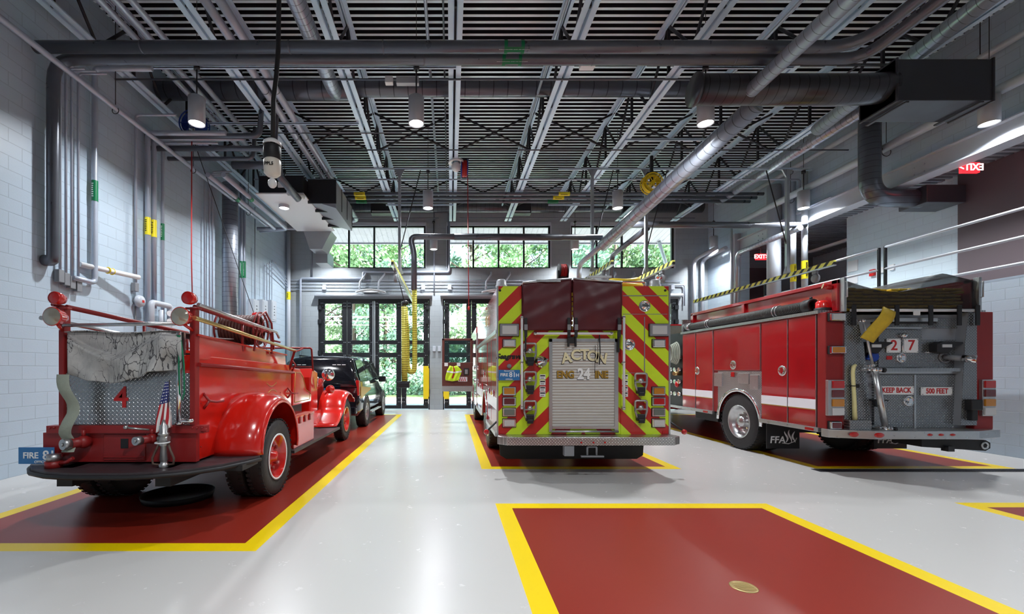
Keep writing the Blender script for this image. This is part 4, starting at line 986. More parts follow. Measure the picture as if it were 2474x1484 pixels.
# pump panel and cab
f = MB(); f.box(xa+.02, xb-.02, 11.2, 12.1, .6, 2.5); ob('pump_house', f, 'pl_yz', E)
for s, x in ((-1, xa), (1, xb)):
    f = MB()
    for k in range(3):
        for j in range(3): f.cyl((x, 11.4+.22*k, .9+.35*j), (x+s*.06, 11.4+.22*k, .9+.35*j), .06, 12)
    ob('gauge', f, 'chrome', E); f = MB(); f.box(x-.02, x+.02, 11.25, 11.28, .6, 2.5); ob('panel_edge', f, 'alu', E)
f = MB(); f.prism(arch(12.15, 15.4, .5, 1.5, 13.6, .62, .5)[:-2]+[(15.45, 1.6), (15.3, 2.6), (15.0, 2.75), (12.15, 2.75)], 'x', xa+.02, xb-.02); ob('cab', f, 'red', E, bev=.03)
for s, x in ((-1, xa+.02), (1, xb-.02)):
    for y0, y1 in ((12.3, 13.0), (13.9, 14.9)): f = MB(); f.box(x-.012, x+.012, y0, y1, 1.65, 2.4); ob('side_window', f, 'dglass', E, bev=.01)
f = MB(); f.prism([(15.36, 1.65), (15.44, 1.65), (15.34, 2.5), (15.26, 2.5)], 'x', xa+.15, xb-.15); ob('windscreen', f, 'dglass', E)
# open crew door with safety vest
yd = 12.4; XD = lambda px: X_(px, yd); ZD = lambda py: Z_(py, yd)
f = MB(); x0, x1, z0, z1 = XD(1068), XD(1142), ZD(946), ZD(818)
f.box(x0, x1, yd, yd+.05, z0, ZD(876)); f.box(x0, x0+.07, yd, yd+.05, ZD(876), z1); f.box(x1-.07, x1, yd, yd+.05, ZD(876), z1); f.box(x0, x1, yd, yd+.05, z1-.06, z1)
dr = ob('crew_door', f, 'brown', E, 'open crew door with brown inner lining', bev=.012)
f = MB(); f.box(x0+.05, x1-.05, yd+.02, yd+.03, ZD(876), z1-.05); ob('door_window', f, 'cglass', dr)
f = MB(); f.box(x0, x1, yd-.02, yd, z0, ZD(933)); ob('kick_plate', f, 'pl_xz', dr)
f = MB(); f.box(XD(1120), XD(1133), yd-.03, yd, ZD(907), ZD(890)); f.m(1).box(XD(1123), XD(1130), yd-.035, yd-.03, ZD(904), ZD(893)); ob('door_handle', f, ['black', 'chrome'], dr, bev=.004)
f = MB(); f.box(XD(1107), XD(1129), yd-.006, yd, ZD(922), ZD(911)); rp = ob('reflective_patch', f, 'stripe', dr)
f = MB()
for k in range(4): x = XD(1109)+.055*k; f.face([(x, yd-.009, ZD(921)), (x+.028, yd-.009, ZD(921)), (x+.0, yd-.009, ZD(912)), (x-.028+.01, yd-.009, ZD(912))])
ob('red_slash', f, 'rpaint', rp)
for px in (1078, 1108): f = MB(); f.box(XD(px)-.05, XD(px)+.05, yd-.006, yd, ZD(885), ZD(877)); ob('notice', f, 'white', dr)
V = thing('safety_vest', 'lime yellow safety vest hanging on the inside of the open crew door', 'vest', (XD(1095), yd-.05, ZD(905)))
def vest(u, v):
    w = (.10+.11*min(1, v*3))*(1-.25*max(0, v-.6)); x = XD(1095)+(u-.5)*2*w+.03*sin(v*5); return Vector((x, yd-.05-.03*abs(sin(u*9+v*2)), ZD(886)-v*.42+.06*abs(u-.5)))
f = MB(); f.sheet(vest, 14, 10); ob('vest_cloth', f, 'lime', V, sol=.006)
f = MB(); f.sheet(lambda u, v: vest(u, .35+.1*v)+Vector((0, -.012, 0)), 14, 1); ob('reflective_band', f, 'stripe', V); f = MB(); f.sheet(lambda u, v: vest(.44+.12*u, v*.8)+Vector((0, -.012, 0)), 1, 10); ob('orange_trim', f, 'rhose', V)
# roof gear
for px, lab in ((1214, 'left'), (1594, 'right')):
    f = MB(); f.lathe([(.085, 0), (.085, .04), (.075, .05), (.072, .10), (.055, .125), (0, .13)], (XM(px), 6.52, zt), 'z', 24); ob('roof_beacon', f, 'lampw', E, 'pale dome beacon')
f = MB(); f.bend([(XM(1515), 6.6, zt), (XM(1515), 6.6, zt+.11), (XM(1576), 6.6, zt+.11), (XM(1576), 6.6, zt)], .014, .03, 8); f.bend([(XM(1518), 6.9, zt), (XM(1518), 6.9, zt+.11), (XM(1574), 6.9, zt+.11), (XM(1574), 6.9, zt)], .014, .03, 8); ob('roof_rail', f, 'chrome', E)
f = MB(); pts = []
for k in range(60):
    a = k*.35; R = .26-.0012*k; pts.append((XM(1546)+R*cos(a)*1.05, 6.95+R*.8*sin(a), zt+.07+.0022*k+.02*sin(a*2.1)))
f.tube(pts, .042, 8); one('fire_hose', f, 'yel', 'bright yellow hose coiled on the roof of the middle engine, right side', 'hose')
t = thing('hose_reel', 'black reel wound with red hose on top behind the maroon covers', 'hose reel', (XM(1358)+.15, 7.4, 2.9))
f = MB(); c = (X_(1358, 7.4), 7.4, Z_(655, 7.4))
for s in (-.06, .07): f.lathe([(0, s), (.13, s), (.13, s+.015), (0, s+.015)], c, 'x', 26)
f.box(c[0]-.08, c[0]+.1, 7.35, 7.45, 2.86, c[2]); ob('reel_drum', f, 'black', t)
f = MB()
for s in (-.03, .0, .03, .055): f.torus((c[0]+s, c[1], c[2]), .10, .016, 'x', 24, 8)
ob('red_hose', f, 'rhose', t)
f = MB(); f.lathe([(0, .06), (.05, .05), (.06, -.02), (0, -.03)], (X_(1590, 7.2), 7.2, Z_(668, 7.2)), 'x', 18); f.cyl((X_(1590, 7.2), 7.2, 2.77), (X_(1590, 7.2), 7.2, Z_(672, 7.2)), .015, 8)
ob('siren_horn', f, 'chrome', E)
# ================================================================ right fire engine
G = thing('fire_engine', 'red fire engine with diamond plate back and KEEP BACK signs, in the right bay', 'fire engine', (6.85, 6.49, 0))
gr = 6.49; XR = lambda px: X_(px, gr); ZR = lambda py: Z_(py, gr)
ga, gb = 5.60, 8.10; gz = 2.43
SY = lambda px: F*ga/(px-VX)
# body side with wheel arch
wy = 8.48
f = MB(); f.prism(arch(6.68, 10.5, .66, gz, wy, .66, .5), 'x', ga+.02, gb-.02); ob('body', f, 'dred', G)
for s, x in ((-1, ga), (1, gb)):
    a, b = sorted((x, x-s*.05))
    for k, (y0, y1, z0, z1) in enumerate(((6.66, 7.22, .66, 2.38), (7.225, 7.84, .66, 2.38), (7.86, 9.26, 1.53, 2.38), (9.28, 9.93, .66, 2.38), (9.94, 10.5, .66, 2.38))):
        f = MB(); f.box(a, b, y0+.008, y1-.008, z0, z1); d = ob('compartment_door', f, 'red', G, bev=.012)
        f = MB(); f.box(a-.003, b+.003, y0, y0+.008, z0, z1); ob('door_edge', f, 'alu', d)
        if k < 2 or k > 2: f = MB(); f.box(a-.004, b+.004, y0+.008, y1-.008, .94, 1.09); f.m(1).box(a-.0035, b+.0035, y0+.008, y1-.008, .925, .94); ob('white_stripe', f, ['stripe', 'gold'], d)
    for yy, zz in ((7.33, 1.53), (8.60, 1.64), (9.85, 1.52)):
        f = MB(); f.lathe([(0, 0), (.088, 0), (.088, s*.015), (.06, s*.02), (.055, s*.008), (0, s*.008)], (x, yy, zz), 'x', 26); f.box(x-.0+min(0, s*.022), x+max(0, s*.022), yy-.03, yy+.03, zz-.05, zz+.05); ob('door_latch', f, 'chrome', G, 'round chrome recessed latch')
    # wheel surround of tread plate with small boxes
    f = MB(); pr = [(7.86, .64), (7.86, 1.52), (9.26, 1.52), (9.26, .64)]
    ring = [(wy+.64*cos(pi-pi*i/16), .54+.64*sin(pi-pi*i/16)) for i in range(17)]
    for (p, q) in zip(ring, ring[1:]):
        f.face([(x-s*.01, p[0], p[1]), (x-s*.01, q[0], q[1]), (x-s*.01, q[0], 1.52), (x-s*.01, p[0], 1.52)])
    ob('wheel_surround', f, 'pl_yz', G, 'tread plate wheel surround')
    fender_trim(G, x-s*.02, wy, .52, .60, s, a0=.0, w=.06)
    [ob('cover_plate', MB().box(x-.015, x+.015, *q), 'alu', G, bev=.006) for q in ((8.15, 8.45, 1.28, 1.48), (7.9, 8.12, 1.18, 1.45), (8.95, 9.22, 1.2, 1.48))]
    f = MB(); f.box(x-.03, x+.03, 6.6, 7.86, .60, .665); f.box(x-.03, x+.03, 9.26, 11.6, .60, .665); ob('rub_rail', f, 'alu', G, bev=.006)
    f = MB(); f.box(x-.02, x+.06 if s > 0 else x+.02, 6.60, 10.55, gz-.03, gz+.03) if False else f.box(x-s*.25, x+s*.02, 6.60, 10.55, gz-.03, gz+.02); ob('catwalk_plate', f, 'pl_xy', G, 'tread plate catwalk edge')
    for y in (6.75, 9.5): f = MB(); f.box(x-.035, x+.035, y-.08, y+.08, .61, .65); ob('marker_lamp', f, 'rlens', G)
    f = MB(); f.box(x-.01, x+.01, 8.58, 8.68, 1.40, 1.50); ob('round_red_cap', f, 'rlens', G, bev=.01)
# hose bed walls, inset red panels with top flange
for s, x in ((-1, ga+.25), (1, gb-.25)):
    f = MB(); a, b = sorted((x, x-s*.04)); f.box(a, b, 6.52, 10.5, gz, 2.88); f.box(x-.05, x+.05, 6.52, 10.5, 2.84, 2.90); f.box(x-.05, x+.05, 6.52, 6.62, gz, 2.9); f.box(x-.045, x+.045, 8.6, 8.68, gz, 2.88); f.box(x-.05, x+.05, 10.4, 10.5, gz, 2.88); ob('hose_bed_wall', f, 'red', G, bev=.006)
    f = MB(); f.box(x-.02, x+.02, 6.44, 6.52, gz-.02, 2.92); f.tube([(x, 6.44, 2.85), (x, 6.41, 2.85), (x, 6.41, 2.62), (x, 6.44, 2.62)], .01, 6); ob('corner_post', f, 'alu', G, bev=.006)
f = MB(); f.box(ga+.3, gb-.3, 6.6, 10.5, gz-.05, gz); ob('hose_bed_floor', f, 'alu', G)
# folded yellow hose on the bed
f = MB(); rn = random.Random(3)
for j in range(7):
    for k in range(13):
        x = ga+.36+.135*k+rn.uniform(-.02, .02); z = gz+.01+.05*j+rn.uniform(-.006, .006)
        f.box(x, x+.13, 6.56+rn.uniform(-.03, .03), 10.2, z, z+.035)
H_ = ob('folded_hose', f, 'hoseY', None, bev=.012); tag(H_, 'layers of folded yellow hose packed on the right engine under the black mesh', 'hose'); H_['kind'] = 'stuff'
# black mesh tarp over the rear of the bed
mm = bpy.data.materials.new('black mesh cloth'); mm.use_nodes = True; tt = mm.node_tree; bb = tt.nodes['Principled BSDF']; bb.inputs['Base Color'].default_value = (.012, .013, .016, 1); bb.inputs['Roughness'].default_value = .6; bb.inputs['Alpha'].default_value = .72
M['mesh'] = mm
tp = [(0, 2.86), (.1, 2.80), (.25, 2.72), (.42, 2.70), (.55, 2.76), (.68, 2.94), (.74, 2.98), (.85, 2.93), (1, 2.86)]
def tz(u):
    for a, b in zip(tp, tp[1:]):
        if a[0] <= u <= b[0]: return a[1]+(b[1]-a[1])*(u-a[0])/(b[0]-a[0])
    return 2.86
def tarp(u, v):
    x = ga+.30+u*1.92; z = tz(u)
    if v < .5: w_ = v/.5; return Vector((x, 6.46+.10*sin(pi*w_)*.3-.015*sin(14*u), 2.45+(z-2.45)*w_))
    w_ = (v-.5)/.5; return Vector((x, 6.46+w_*2.6, z+.02*sin(6*w_)+(2.9-z)*w_))
T_ = thing('hose_bed_net', 'black mesh net stretched over the hose bed of the right engine', 'net', (6.85, 6.5, 2.45))
f = MB(); f.sheet(tarp, 30, 24); ob('net_cloth', f, 'mesh', T_)
for u in (.03, .36, .62, .84, .98): x = ga+.3+u*1.92; ob('strap', MB().box(x-.03, x+.03, 6.41, 6.43, 2.20, 2.50), 'black', T_, bev=.004)
f = MB(); f.box(XR(2198)-.04, XR(2198)+.06, 6.395, 6.41, ZR(764), ZR(752)); ob('buckle', f, 'white', T_, bev=.01)
# hanging flap of hose
def flap(u, v):
    p = Vector((X_(2148, 6.38), 6.38, Z_(748, 6.38))); q = Vector((X_(2092, 6.36), 6.36, Z_(822, 6.36)))
    c = p+(q-p)*v; return c+Vector(((u-.5)*.18, -.02*sin(v*7)-.05*sin(pi*v), -(u-.5)*.08))
f = MB(); f.sheet(flap, 3, 14); one('fire_hose', f, 'hoseY', 'end of flat yellow hose hanging down the back of the right engine', 'hose', sol=.02)
# rear face
f = MB(); f.box(ga, XR(2040), gr, 6.64, .66, gz-.02); ob('corner_panel', f, 'dred', G, bev=.01)
f = MB(); f.box(gb-.28, gb, gr, 6.64, .66, gz-.02); ob('corner_panel', f, 'dred', G, bev=.01)
pq = [(XR(2036), .72), (XR(2100), .72), (XR(2083), 1.9), (XR(2062), ZR(752)), (XR(2036), ZR(758))]; f = MB(); f.prism(pq, 'y', gr-.03, gr-.025); f.m(1).prism(pq, 'y', gr-.025, 6.6); ob('rear_side_panel', f, ['pl_dk', 'alu'], G, 'tread plate side panel of the back')
pq = [(gb-.28, .72), (gb-.52, .72), (gb-.46, 1.9), (gb-.40, 2.4), (gb-.28, 2.4)]; f = MB(); f.prism(pq, 'y', gr-.03, gr-.025); f.m(1).prism(pq, 'y', gr-.025, 6.6); ob('rear_side_panel', f, ['pl_dk', 'duct'], G, 'tread plate side panel of the back')
f = MB(); f.box(XR(2062), gb-.28, 6.60, 6.675, .66, gz); ob('rear_wall', f, 'duct', G)
f = MB(); f.box(XR(2145), gb-.35, 6.585, 6.6, ZR(792), ZR(768)); f.box(XR(2130), gb-.3, 6.585, 6.6, ZR(893), ZR(820)); ob('rear_lining', f, 'pl_dk', G)
f = MB(); f.box(XR(2080), gb-.3, 6.48, 6.66, ZR(898), ZR(890)); ob('rear_ledge', f, 'pl_xy', G)
f = MB(); f.cyl((XR(2050), 6.45, ZR(751)), (gb-.25, 6.45, ZR(751)), .022, 12); ob('hose_bed_rail', f, 'white', G)
f = MB(); f.box(XR(2120), XR(2268), 6.5, 6.6, ZR(777), ZR(768)); f.box(XR(2130), XR(2240), 6.56, 6.6, ZR(793), ZR(789)); f.box(XR(2112), XR(2325), 6.54, 6.6, ZR(903), ZR(897)); ob('drip_rail', f, 'alu', G, bev=.004)
f = MB(); f.box(XR(2120), XR(2268), 6.52, 6.6, ZR(781), ZR(777)); ob('shadow_gap', f, 'black', G)
f = MB(); f.box(XR(2134), XR(2240), 6.56, 6.62, ZR(888), ZR(796)); ud = ob('upper_door', f, 'pl_dk', G, 'tread plate upper compartment door', bev=.004)
for a, b in ((2123, 2221), (2222, 2320)):
    f = MB(); f.box(XR(a), XR(b), 6.56, 6.62, ZR(1037), ZR(906)); ob('lower_door', f, 'pl_dk', G, 'tread plate lower door', bev=.004)
f = MB(); f.box(XR(2221)-.008, XR(2222)+.008, 6.55, 6.56, ZR(1037), ZR(906)); ob('door_seam', f, 'alu', G)
for (px, py, s) in ((2188, 865, .075), (2206, 970, .08)):
    f = MB(); f.lathe([(s, 0), (s, -.016), (s*.8, -.02), (s*.7, -.006), (0, -.006)], (XR(px), 6.56, ZR(py)), 'y', 28); f.box(XR(px)-.015, XR(px)+s*.5, 6.53, 6.555, ZR(py)-s*.5, ZR(py)+s*.5); ob('door_latch', f, 'chrome', G)
def sign(s, x0, x1, y0, y1, sz, lab, sx=1.0):
    f = MB(); f.box(XR(x0), XR(x1), 6.538, 6.555, ZR(y1), ZR(y0)); o = ob('sign_plate', f, 'white', G, lab, bev=.003)
    text(s, sz, ((XR(x0)+XR(x1))/2, 6.537, (ZR(y0)+ZR(y1))/2), 'rpaint', o, off=.003, sx=sx)
    for a in (XR(x0)+.015, XR(x1)-.015):
        for b in (ZR(y0)-.015, ZR(y1)+.015): ob('screw', MB().cyl((a, 6.538, b), (a, 6.533, b), .006, 8), 'grey', o)
sign('KEEP BACK', 2131, 2217, 934, 954, .108, 'white sign lettered KEEP BACK in red', .80); sign('500 FEET', 2235, 2310, 936, 956, .108, 'white sign lettered 500 FEET in red', .80)
sign('2', 2151, 2185, 818, 852, .215, 'white number plate with a red 2'); sign('7', 2193, 2227, 818, 852, .215, 'white number plate with a red 7')
f = MB(); f.sphere((XR(2190), 6.53, ZR(810)), .045, 14, 1.1, 1, .8); f.cyl((XR(2190), 6.545, ZR(815)), (XR(2190), 6.545, ZR(852)), .01, 8); ob('plate_lamp', f, 'chrome', G)
for x, s in ((2112, 1), (2282, 1)):
    x = XR(x); f = MB(); f.prism([(x-.13, ZR(835)+.02), (x-.13, ZR(835)-.10), (x+.04, ZR(835)-.12), (x+.12, ZR(835)-.04), (x+.26, ZR(835)+.03), (x+.26, ZR(835)+.05), (x-.05, ZR(835)+.06)], 'y', 6.47, 6.6); st = ob('step_light', f, 'black', G, 'black hooded step light', bev=.008)
    g = MB(); g.box(x-.06, x+.08, 6.46, 6.475, ZR(835)-.03, ZR(835)+.015); ob('lens', g, 'clens', st)
f = MB(); f.box(XR(2153), XR(2166), 6.552, 6.562, ZR(869), ZR(860)); f.box(XR(2292), XR(2304), 6.59, 6.6, ZR(850), ZR(846)); ob('red_tag', f, 'rpaint', G)
f = MB(); f.box(XR(2250), XR(2270), 6.59, 6.6, ZR(866), ZR(849)); w_ = ob('danger_label', f, 'white', G); g = MB(); g.box(XR(2250), XR(2270), 6.586, 6.59, ZR(854), ZR(849)); ob('red_header', g, 'rpaint', w_); text('DANGER', .022, (XR(2260), 6.585, ZR(851.5)), 'wpaint', w_, off=.0003)
# discharge outlets
f = MB(); c = (XR(2115), 6.6, ZR(862)); f.torus((c[0], 6.52, c[2]), .06, .02, 'y', 20, 8); f.cyl((c[0], 6.6, c[2]), (c[0], 6.5, c[2]), .05, 16); f.box(c[0]-.13, c[0]-.03, 6.48, 6.53, c[2]-.045, c[2]-.02); ob('hose_clamp', f, 'blue', G, 'blue clamp fitting')
f = MB(); c = (XR(2300), 6.6, ZR(862)); f.torus((c[0], 6.58, c[2]), .085, .01, 'y', 24, 8); f.cyl((c[0], 6.6, c[2]), (c[0]+.12, 6.42, c[2]-.03), .042, 14); f.m(1).cyl((c[0]+.1, 6.45, c[2]-.025), (c[0]+.18, 6.33, c[2]-.045), .055, 12); ob('discharge_outlet', f, ['grey', 'chrome'], G)
# slanting grab rails
f = MB(); a = Vector((XR(2066), 6.36, ZR(777))); b = Vector((XR(2088), 6.36, ZR(884))); f.cyl(a, b, .022, 4); hr = ob('flat_grab_rail', f, 'alu', G)
for q in (a, b): g = MB(); g.cyl(q, q+Vector((0, .16, 0)), .02, 10); g.sphere(q, .03, 10); ob('rail_bracket', g, 'chrome', hr)
f = MB(); a = Vector((XR(2088), 6.33, ZR(893))); b = Vector((XR(2114), 6.33, ZR(1032))); f.cyl(a, b, .04, 16); hr = ob('tube_grab_rail', f, 'alu', G)
for q, o_ in ((a, .03), (b, -.03)):
    g = MB(); g.cyl(q+Vector((0, 0, -.03)), q+Vector((0, 0, .03)), .046, 12); g.cyl(q, q+Vector((-.02, .2, 0)), .03, 10); g.cyl(q+Vector((0, 0, 0)), q+Vector((.11, -.02, -.01)), .026, 12); ob('rail_bracket', g, 'chrome', hr)
for q, z in ((a, 0), (b, 0)): ob('rail_cap', MB().cyl(q+Vector((.10, -.02, -.01)), q+Vector((.125, -.025, -.012)), .034, 14), 'black', hr)
f = MB(); f.prism([(2098-VX, 0)], 'y', 0, 0) if False else f.box(XR(2098), XR(2124), 6.35, 6.58, ZR(968), ZR(965)); f.prism([(XR(2100), ZR(968)), (XR(2122), ZR(968)), (XR(2106), ZR(982)), (XR(2103), ZR(982))], 'y', 6.40, 6.44); ob('fold_step', f, 'blackm', G)
# axe handle pocket
t = thing('axe', 'pale yellow axe handle standing in a pocket on the right engine back', 'axe', (XR(2055), 6.42, .8))
f = MB(); pts = [Vector((XR(2055), 6.42, ZR(1016))), Vector((XR(2053), 6.42, ZR(960))), Vector((XR(2050), 6.42, ZR(900))), Vector((XR(2052), 6.42, ZR(886))), Vector((XR(2057), 6.42, ZR(882)))]
f.tube(pts, .026, 10, True, [.03, .026, .024, .026, .02]); ob('handle', f, mat('pale yellow handle', (.72, .66, .32), .5), t)
f = MB(); f.box(XR(2034), XR(2086), 6.36, 6.46, ZR(1040), ZR(1013)); ob('axe_pocket', f, 'pl_dk', G, bev=.006)
f = MB(); f.torus((XR(2053), 6.42, ZR(932)), .035, .007, 'z', 16, 6); f.box(XR(2056), XR(2066), 6.42, 6.46, ZR(937), ZR(928)); ob('axe_clip', f, 'black', G)
# rear lights left corner
f = MB(); f.box(XR(1994), XR(2033), gr-.05, gr, ZR(1004), ZR(918)); tc = ob('tail_light_cluster', f, 'alu', G, bev=.006)
for py, l in ((929, 'rlens'), (951, 'drlens'), (973, 'amber'), (994, 'clens')): g = MB(); g.box(XR(2003), XR(2031), gr-.07, gr-.045, ZR(py+9), ZR(py-9)); ob('lens', g, l, tc, bev=.008)
for py, l, w in ((767, 'clens', 38), (846, 'amber', 38), (1027, 'drlens', 28)): rlight(G, XR(1998+w/2), ZR(py), w/162, .125, gr, l, 'corner_light', .07)
f = MB(); x = gb-.12; f.box(x-.1, x+.1, gr-.05, gr, .86, 1.4); tc = ob('tail_light_cluster', f, 'alu', G, bev=.006)
for z, l in ((1.33, 'rlens'), (1.2, 'drlens'), (1.06, 'amber'), (.93, 'clens')): g = MB(); g.box(x-.08, x+.08, gr-.07, gr-.045, z-.055, z+.055); ob('lens', g, l, tc, bev=.008)
f = MB(); f.box(XR(2330), XR(2344), gr-.1, gr+.02, ZR(1015), ZR(985)); f.box(XR(2325), XR(2352), gr-.12, gr, ZR(990), ZR(965)); ob('rear_socket_box', f, 'black', G, bev=.01)
# bumper
f = MB(); f.prism([(ga-.02, 6.55), (ga-.02, 6.42), (ga+.5, 6.25), (gb-.5, 6.25), (gb+.02, 6.42), (gb+.02, 6.55)], 'z', .545, .665); ob('rear_bumper', f, 'alu', G, bev=.008)
for (x, y) in ((ga+.27, 6.32), (ga+.56, 6.245)):
    f = MB(); f.sphere((x, y, .605), .075, 14, 1, .25, .5); ob('oval_marker_lamp', f, 'rlens', G)
for x in (2247, 2274, 2302): f = MB(); f.sphere((X_(x, 6.25), 6.248, .61), .042, 12, 1, .3, .45); ob('marker_lamp', f, 'rlens', G)
f = MB(); f.prism([(7.0, .52), (7.95, .50), (8.02, .46), (8.02, .38), (7.95, .34), (7.0, .40)], 'y', 6.46, 6.50); f.box(7.0, 7.2, 6.5, 6.9, .4, .56); tb = ob('tow_bar', f, 'black', G)
g = MB(); g.torus((7.93, 6.455, .42), .045, .014, 'y', 20, 8); ob('tow_eye', g, 'alu', tb); g = MB(); g.box(7.33, 7.42, 6.4, 6.5, .34, .42); ob('receiver', g, 'blackm', tb)
# mud flaps with lettering
for x0 in (5.60, 7.5):
    f = MB(); f.box(x0, x0+.58, 7.70, 7.715, .15, .60); mf = ob('mud_flap', f, 'black', G, 'black mud flap with flame emblem and FFA')
    text('FFA', .17, (x0+.19, 7.698, .30), 'wpaint', mf, off=.003, shear=.1)
    f = MB()
    for k in range(3):
        q = [(x0+.34+.07*k+.028*sin(v*3.0*1.6+k), 7.697, .26+.22*v*(1-.12*abs(k-1))) for v in [i/8 for i in range(9)]]; f.tube(q, .01, 6, True, [.004+.012*sin(pi*i/8) for i in range(9)])
    f.tube([(x0+.27, 7.697, .25), (x0+.38, 7.697, .235), (x0+.5, 7.697, .28), (x0+.53, 7.697, .34)], .007, 6); ob('flame_emblem', f, 'wpaint', mf)
# suction hose and beacon on the catwalk
def ribs_mat(name, col, P):
    m, t, b = nt(name); s = sepxyz(t); fr = mth(t, 'FRACT', mth(t, 'MULTIPLY_ADD', s.outputs[1], 1/P, 100))
    t.links.new(mixc(t, mth(t, 'LESS_THAN', fr, .35), col, tuple(x*.4 for x in col)), b.inputs['Base Color']); b.inputs['Roughness'].default_value = .5
    bump(t, b, mth(t, 'SINE', mth(t, 'MULTIPLY', fr, pi)), .9, .01); return m
M['rib'] = ribs_mat('ribbed black suction hose', (.05, .048, .045), .035)
t = thing('suction_hose', 'fat ribbed black suction hose clamped along the left catwalk of the right engine', 'hose', (5.72, 8.7, 2.56))
f = MB(); f.cyl((5.72, 10.3, 2.56), (5.72, 7.0, 2.56), .088, 24); ob('hose_tube', f, 'rib', t)
f = MB(); f.lathe([(.088, 0), (.105, -.0), (.108, -.14), (.09, -.15), (.078, -.15), (.078, -.02)], (5.72, 7.0, 2.56), 'y', 28); f.cyl((5.72, 6.9, 2.66), (5.72, 6.9, 2.70), .02, 8); ob('coupling', f, 'black', t)
f = MB(); f.lathe([(.088, 0), (.1, 0), (.1, .14), (0, .14)], (5.72, 10.3, 2.56), 'y', 24); ob('end_coupling', f, 'alu', t)
for y in (7.55, 7.62, 9.55, 9.62): f = MB(); f.torus((5.72, y, 2.56), .095, .010, 'y', 24, 6); f.cyl((5.72, y, 2.47), (5.72, y, 2.44), .015, 6); ob('clamp', f, 'alu', t)
f = MB(); f.lathe([(.10, 0), (.10, .04), (.085, .05)], (5.74, 6.72, gz+.02), 'z', 24); bc = ob('beacon_base', f, 'black', G); g = MB(); g.lathe([(.085, .05), (.082, .13), (.06, .16), (0, .165)], (5.74, 6.72, gz+.02), 'z', 24); ob('beacon_dome', g, mat('bright red beacon', (.75, .015, .01), .2, coat=1), bc)
f = MB(); f.cyl((ga+.2, 6.62, 2.80), (ga+.1, 6.66, 2.83), .04, 12); ob('marker_light', f, 'rlens', G)
# running gear
f = MB(); f.box(6.2, 6.4, 6.7, 15, .5, .75); f.box(7.3, 7.5, 6.7, 15, .5, .75); f.cyl((5.8, wy, .53), (7.9, wy, .53), .1, 12); f.box(6.3, 7.4, 8.2, 8.7, .36, .7); f.box(5.75, 7.95, 9.35, 10.2, .42, .62); ob('chassis', f, 'black', G)
for s in (-1, 1):
    wheel(G, 6.85+s*1.10, wy, .535, .28, s, 'alu'); wheel(G, 6.85+s*.80, wy, .535, .27, s, 'alu', name='inner_wheel'); wheel(G, 6.85+s*1.06, 13.2, .535, .28, s, 'alu')
# pump panel and cab
f = MB(); f.box(ga+.06, gb-.06, 10.5, 11.45, .62, 2.45); ob('pump_house', f, 'blackm', G)
f = MB(); f.box(ga-.0, ga+.5, 10.5, 10.53, 2.42, 2.75); f.box(ga, gb, 11.42, 11.45, 2.42, 2.7); ob('cowl_plate', f, 'pl_dk', G)
f = MB()
for k in range(4):
    for j in range(4): f.cyl((ga+.06, 10.65+.2*k, .95+.3*j), (ga-.02, 10.65+.2*k, .95+.3*j), .05, 12)
ob('gauge', f, 'chrome', G); f = MB(); f.cyl((ga+.06, 10.7, 1.45), (ga-.14, 10.62, 1.45), .05, 12); ob('intake', f, 'brass', G); f = MB(); f.sphere((ga-.0, 10.75, 1.18), .075, 12, .6, 1, 1); ob('valve_cap', f, 'rlens', G)
f = MB()
for k in range(5): f.torus((ga-.03-.01*k, 10.72+.05*k, 1.95), .16-.01*k, .018, 'x', 24, 6)
for v in f.bm.verts: v.co.z = 1.95+(v.co.z-1.95)*1.6
one('coiled_hose', f, 'hoseG', 'bundle of grey green hose hanging on the side of the right engine pump panel', 'hose')
f = MB(); f.prism(arch(11.5, 15.6, .5, 1.5, 13.2, .64, .5)[:-2]+[(15.6, 1.6), (15.4, 2.65), (15.2, 2.75), (11.5, 2.75)], 'x', ga+.03, gb-.03); ob('cab', f, 'red', G, bev=.03)
for x in (ga+.03, gb-.03):
    for y0, y1 in ((11.8, 12.5), (13.9, 15.0)): f = MB(); f.box(x-.012, x+.012, y0, y1, 1.6, 2.4); ob('side_window', f, 'dglass', G, bev=.01)
f = MB(); f.prism([(15.55, 1.65), (15.62, 1.65), (15.46, 2.55), (15.39, 2.55)], 'x', ga+.15, gb-.15); ob('windscreen', f, 'dglass', G)
# ================================================================ old red fire engine in the left bay
O = thing('vintage_fire_engine', 'old bright red open fire engine with number 4 on its back, in the left bay', 'fire engine', (-3.25, 4.38, 0))
yo = 4.38; XO = lambda px: X_(px, yo); ZO = lambda py: Z_(py, yo); oc = -3.25
orr, oll = -2.58, -3.92
SYO = lambda px, X: F*X/(px-VX)
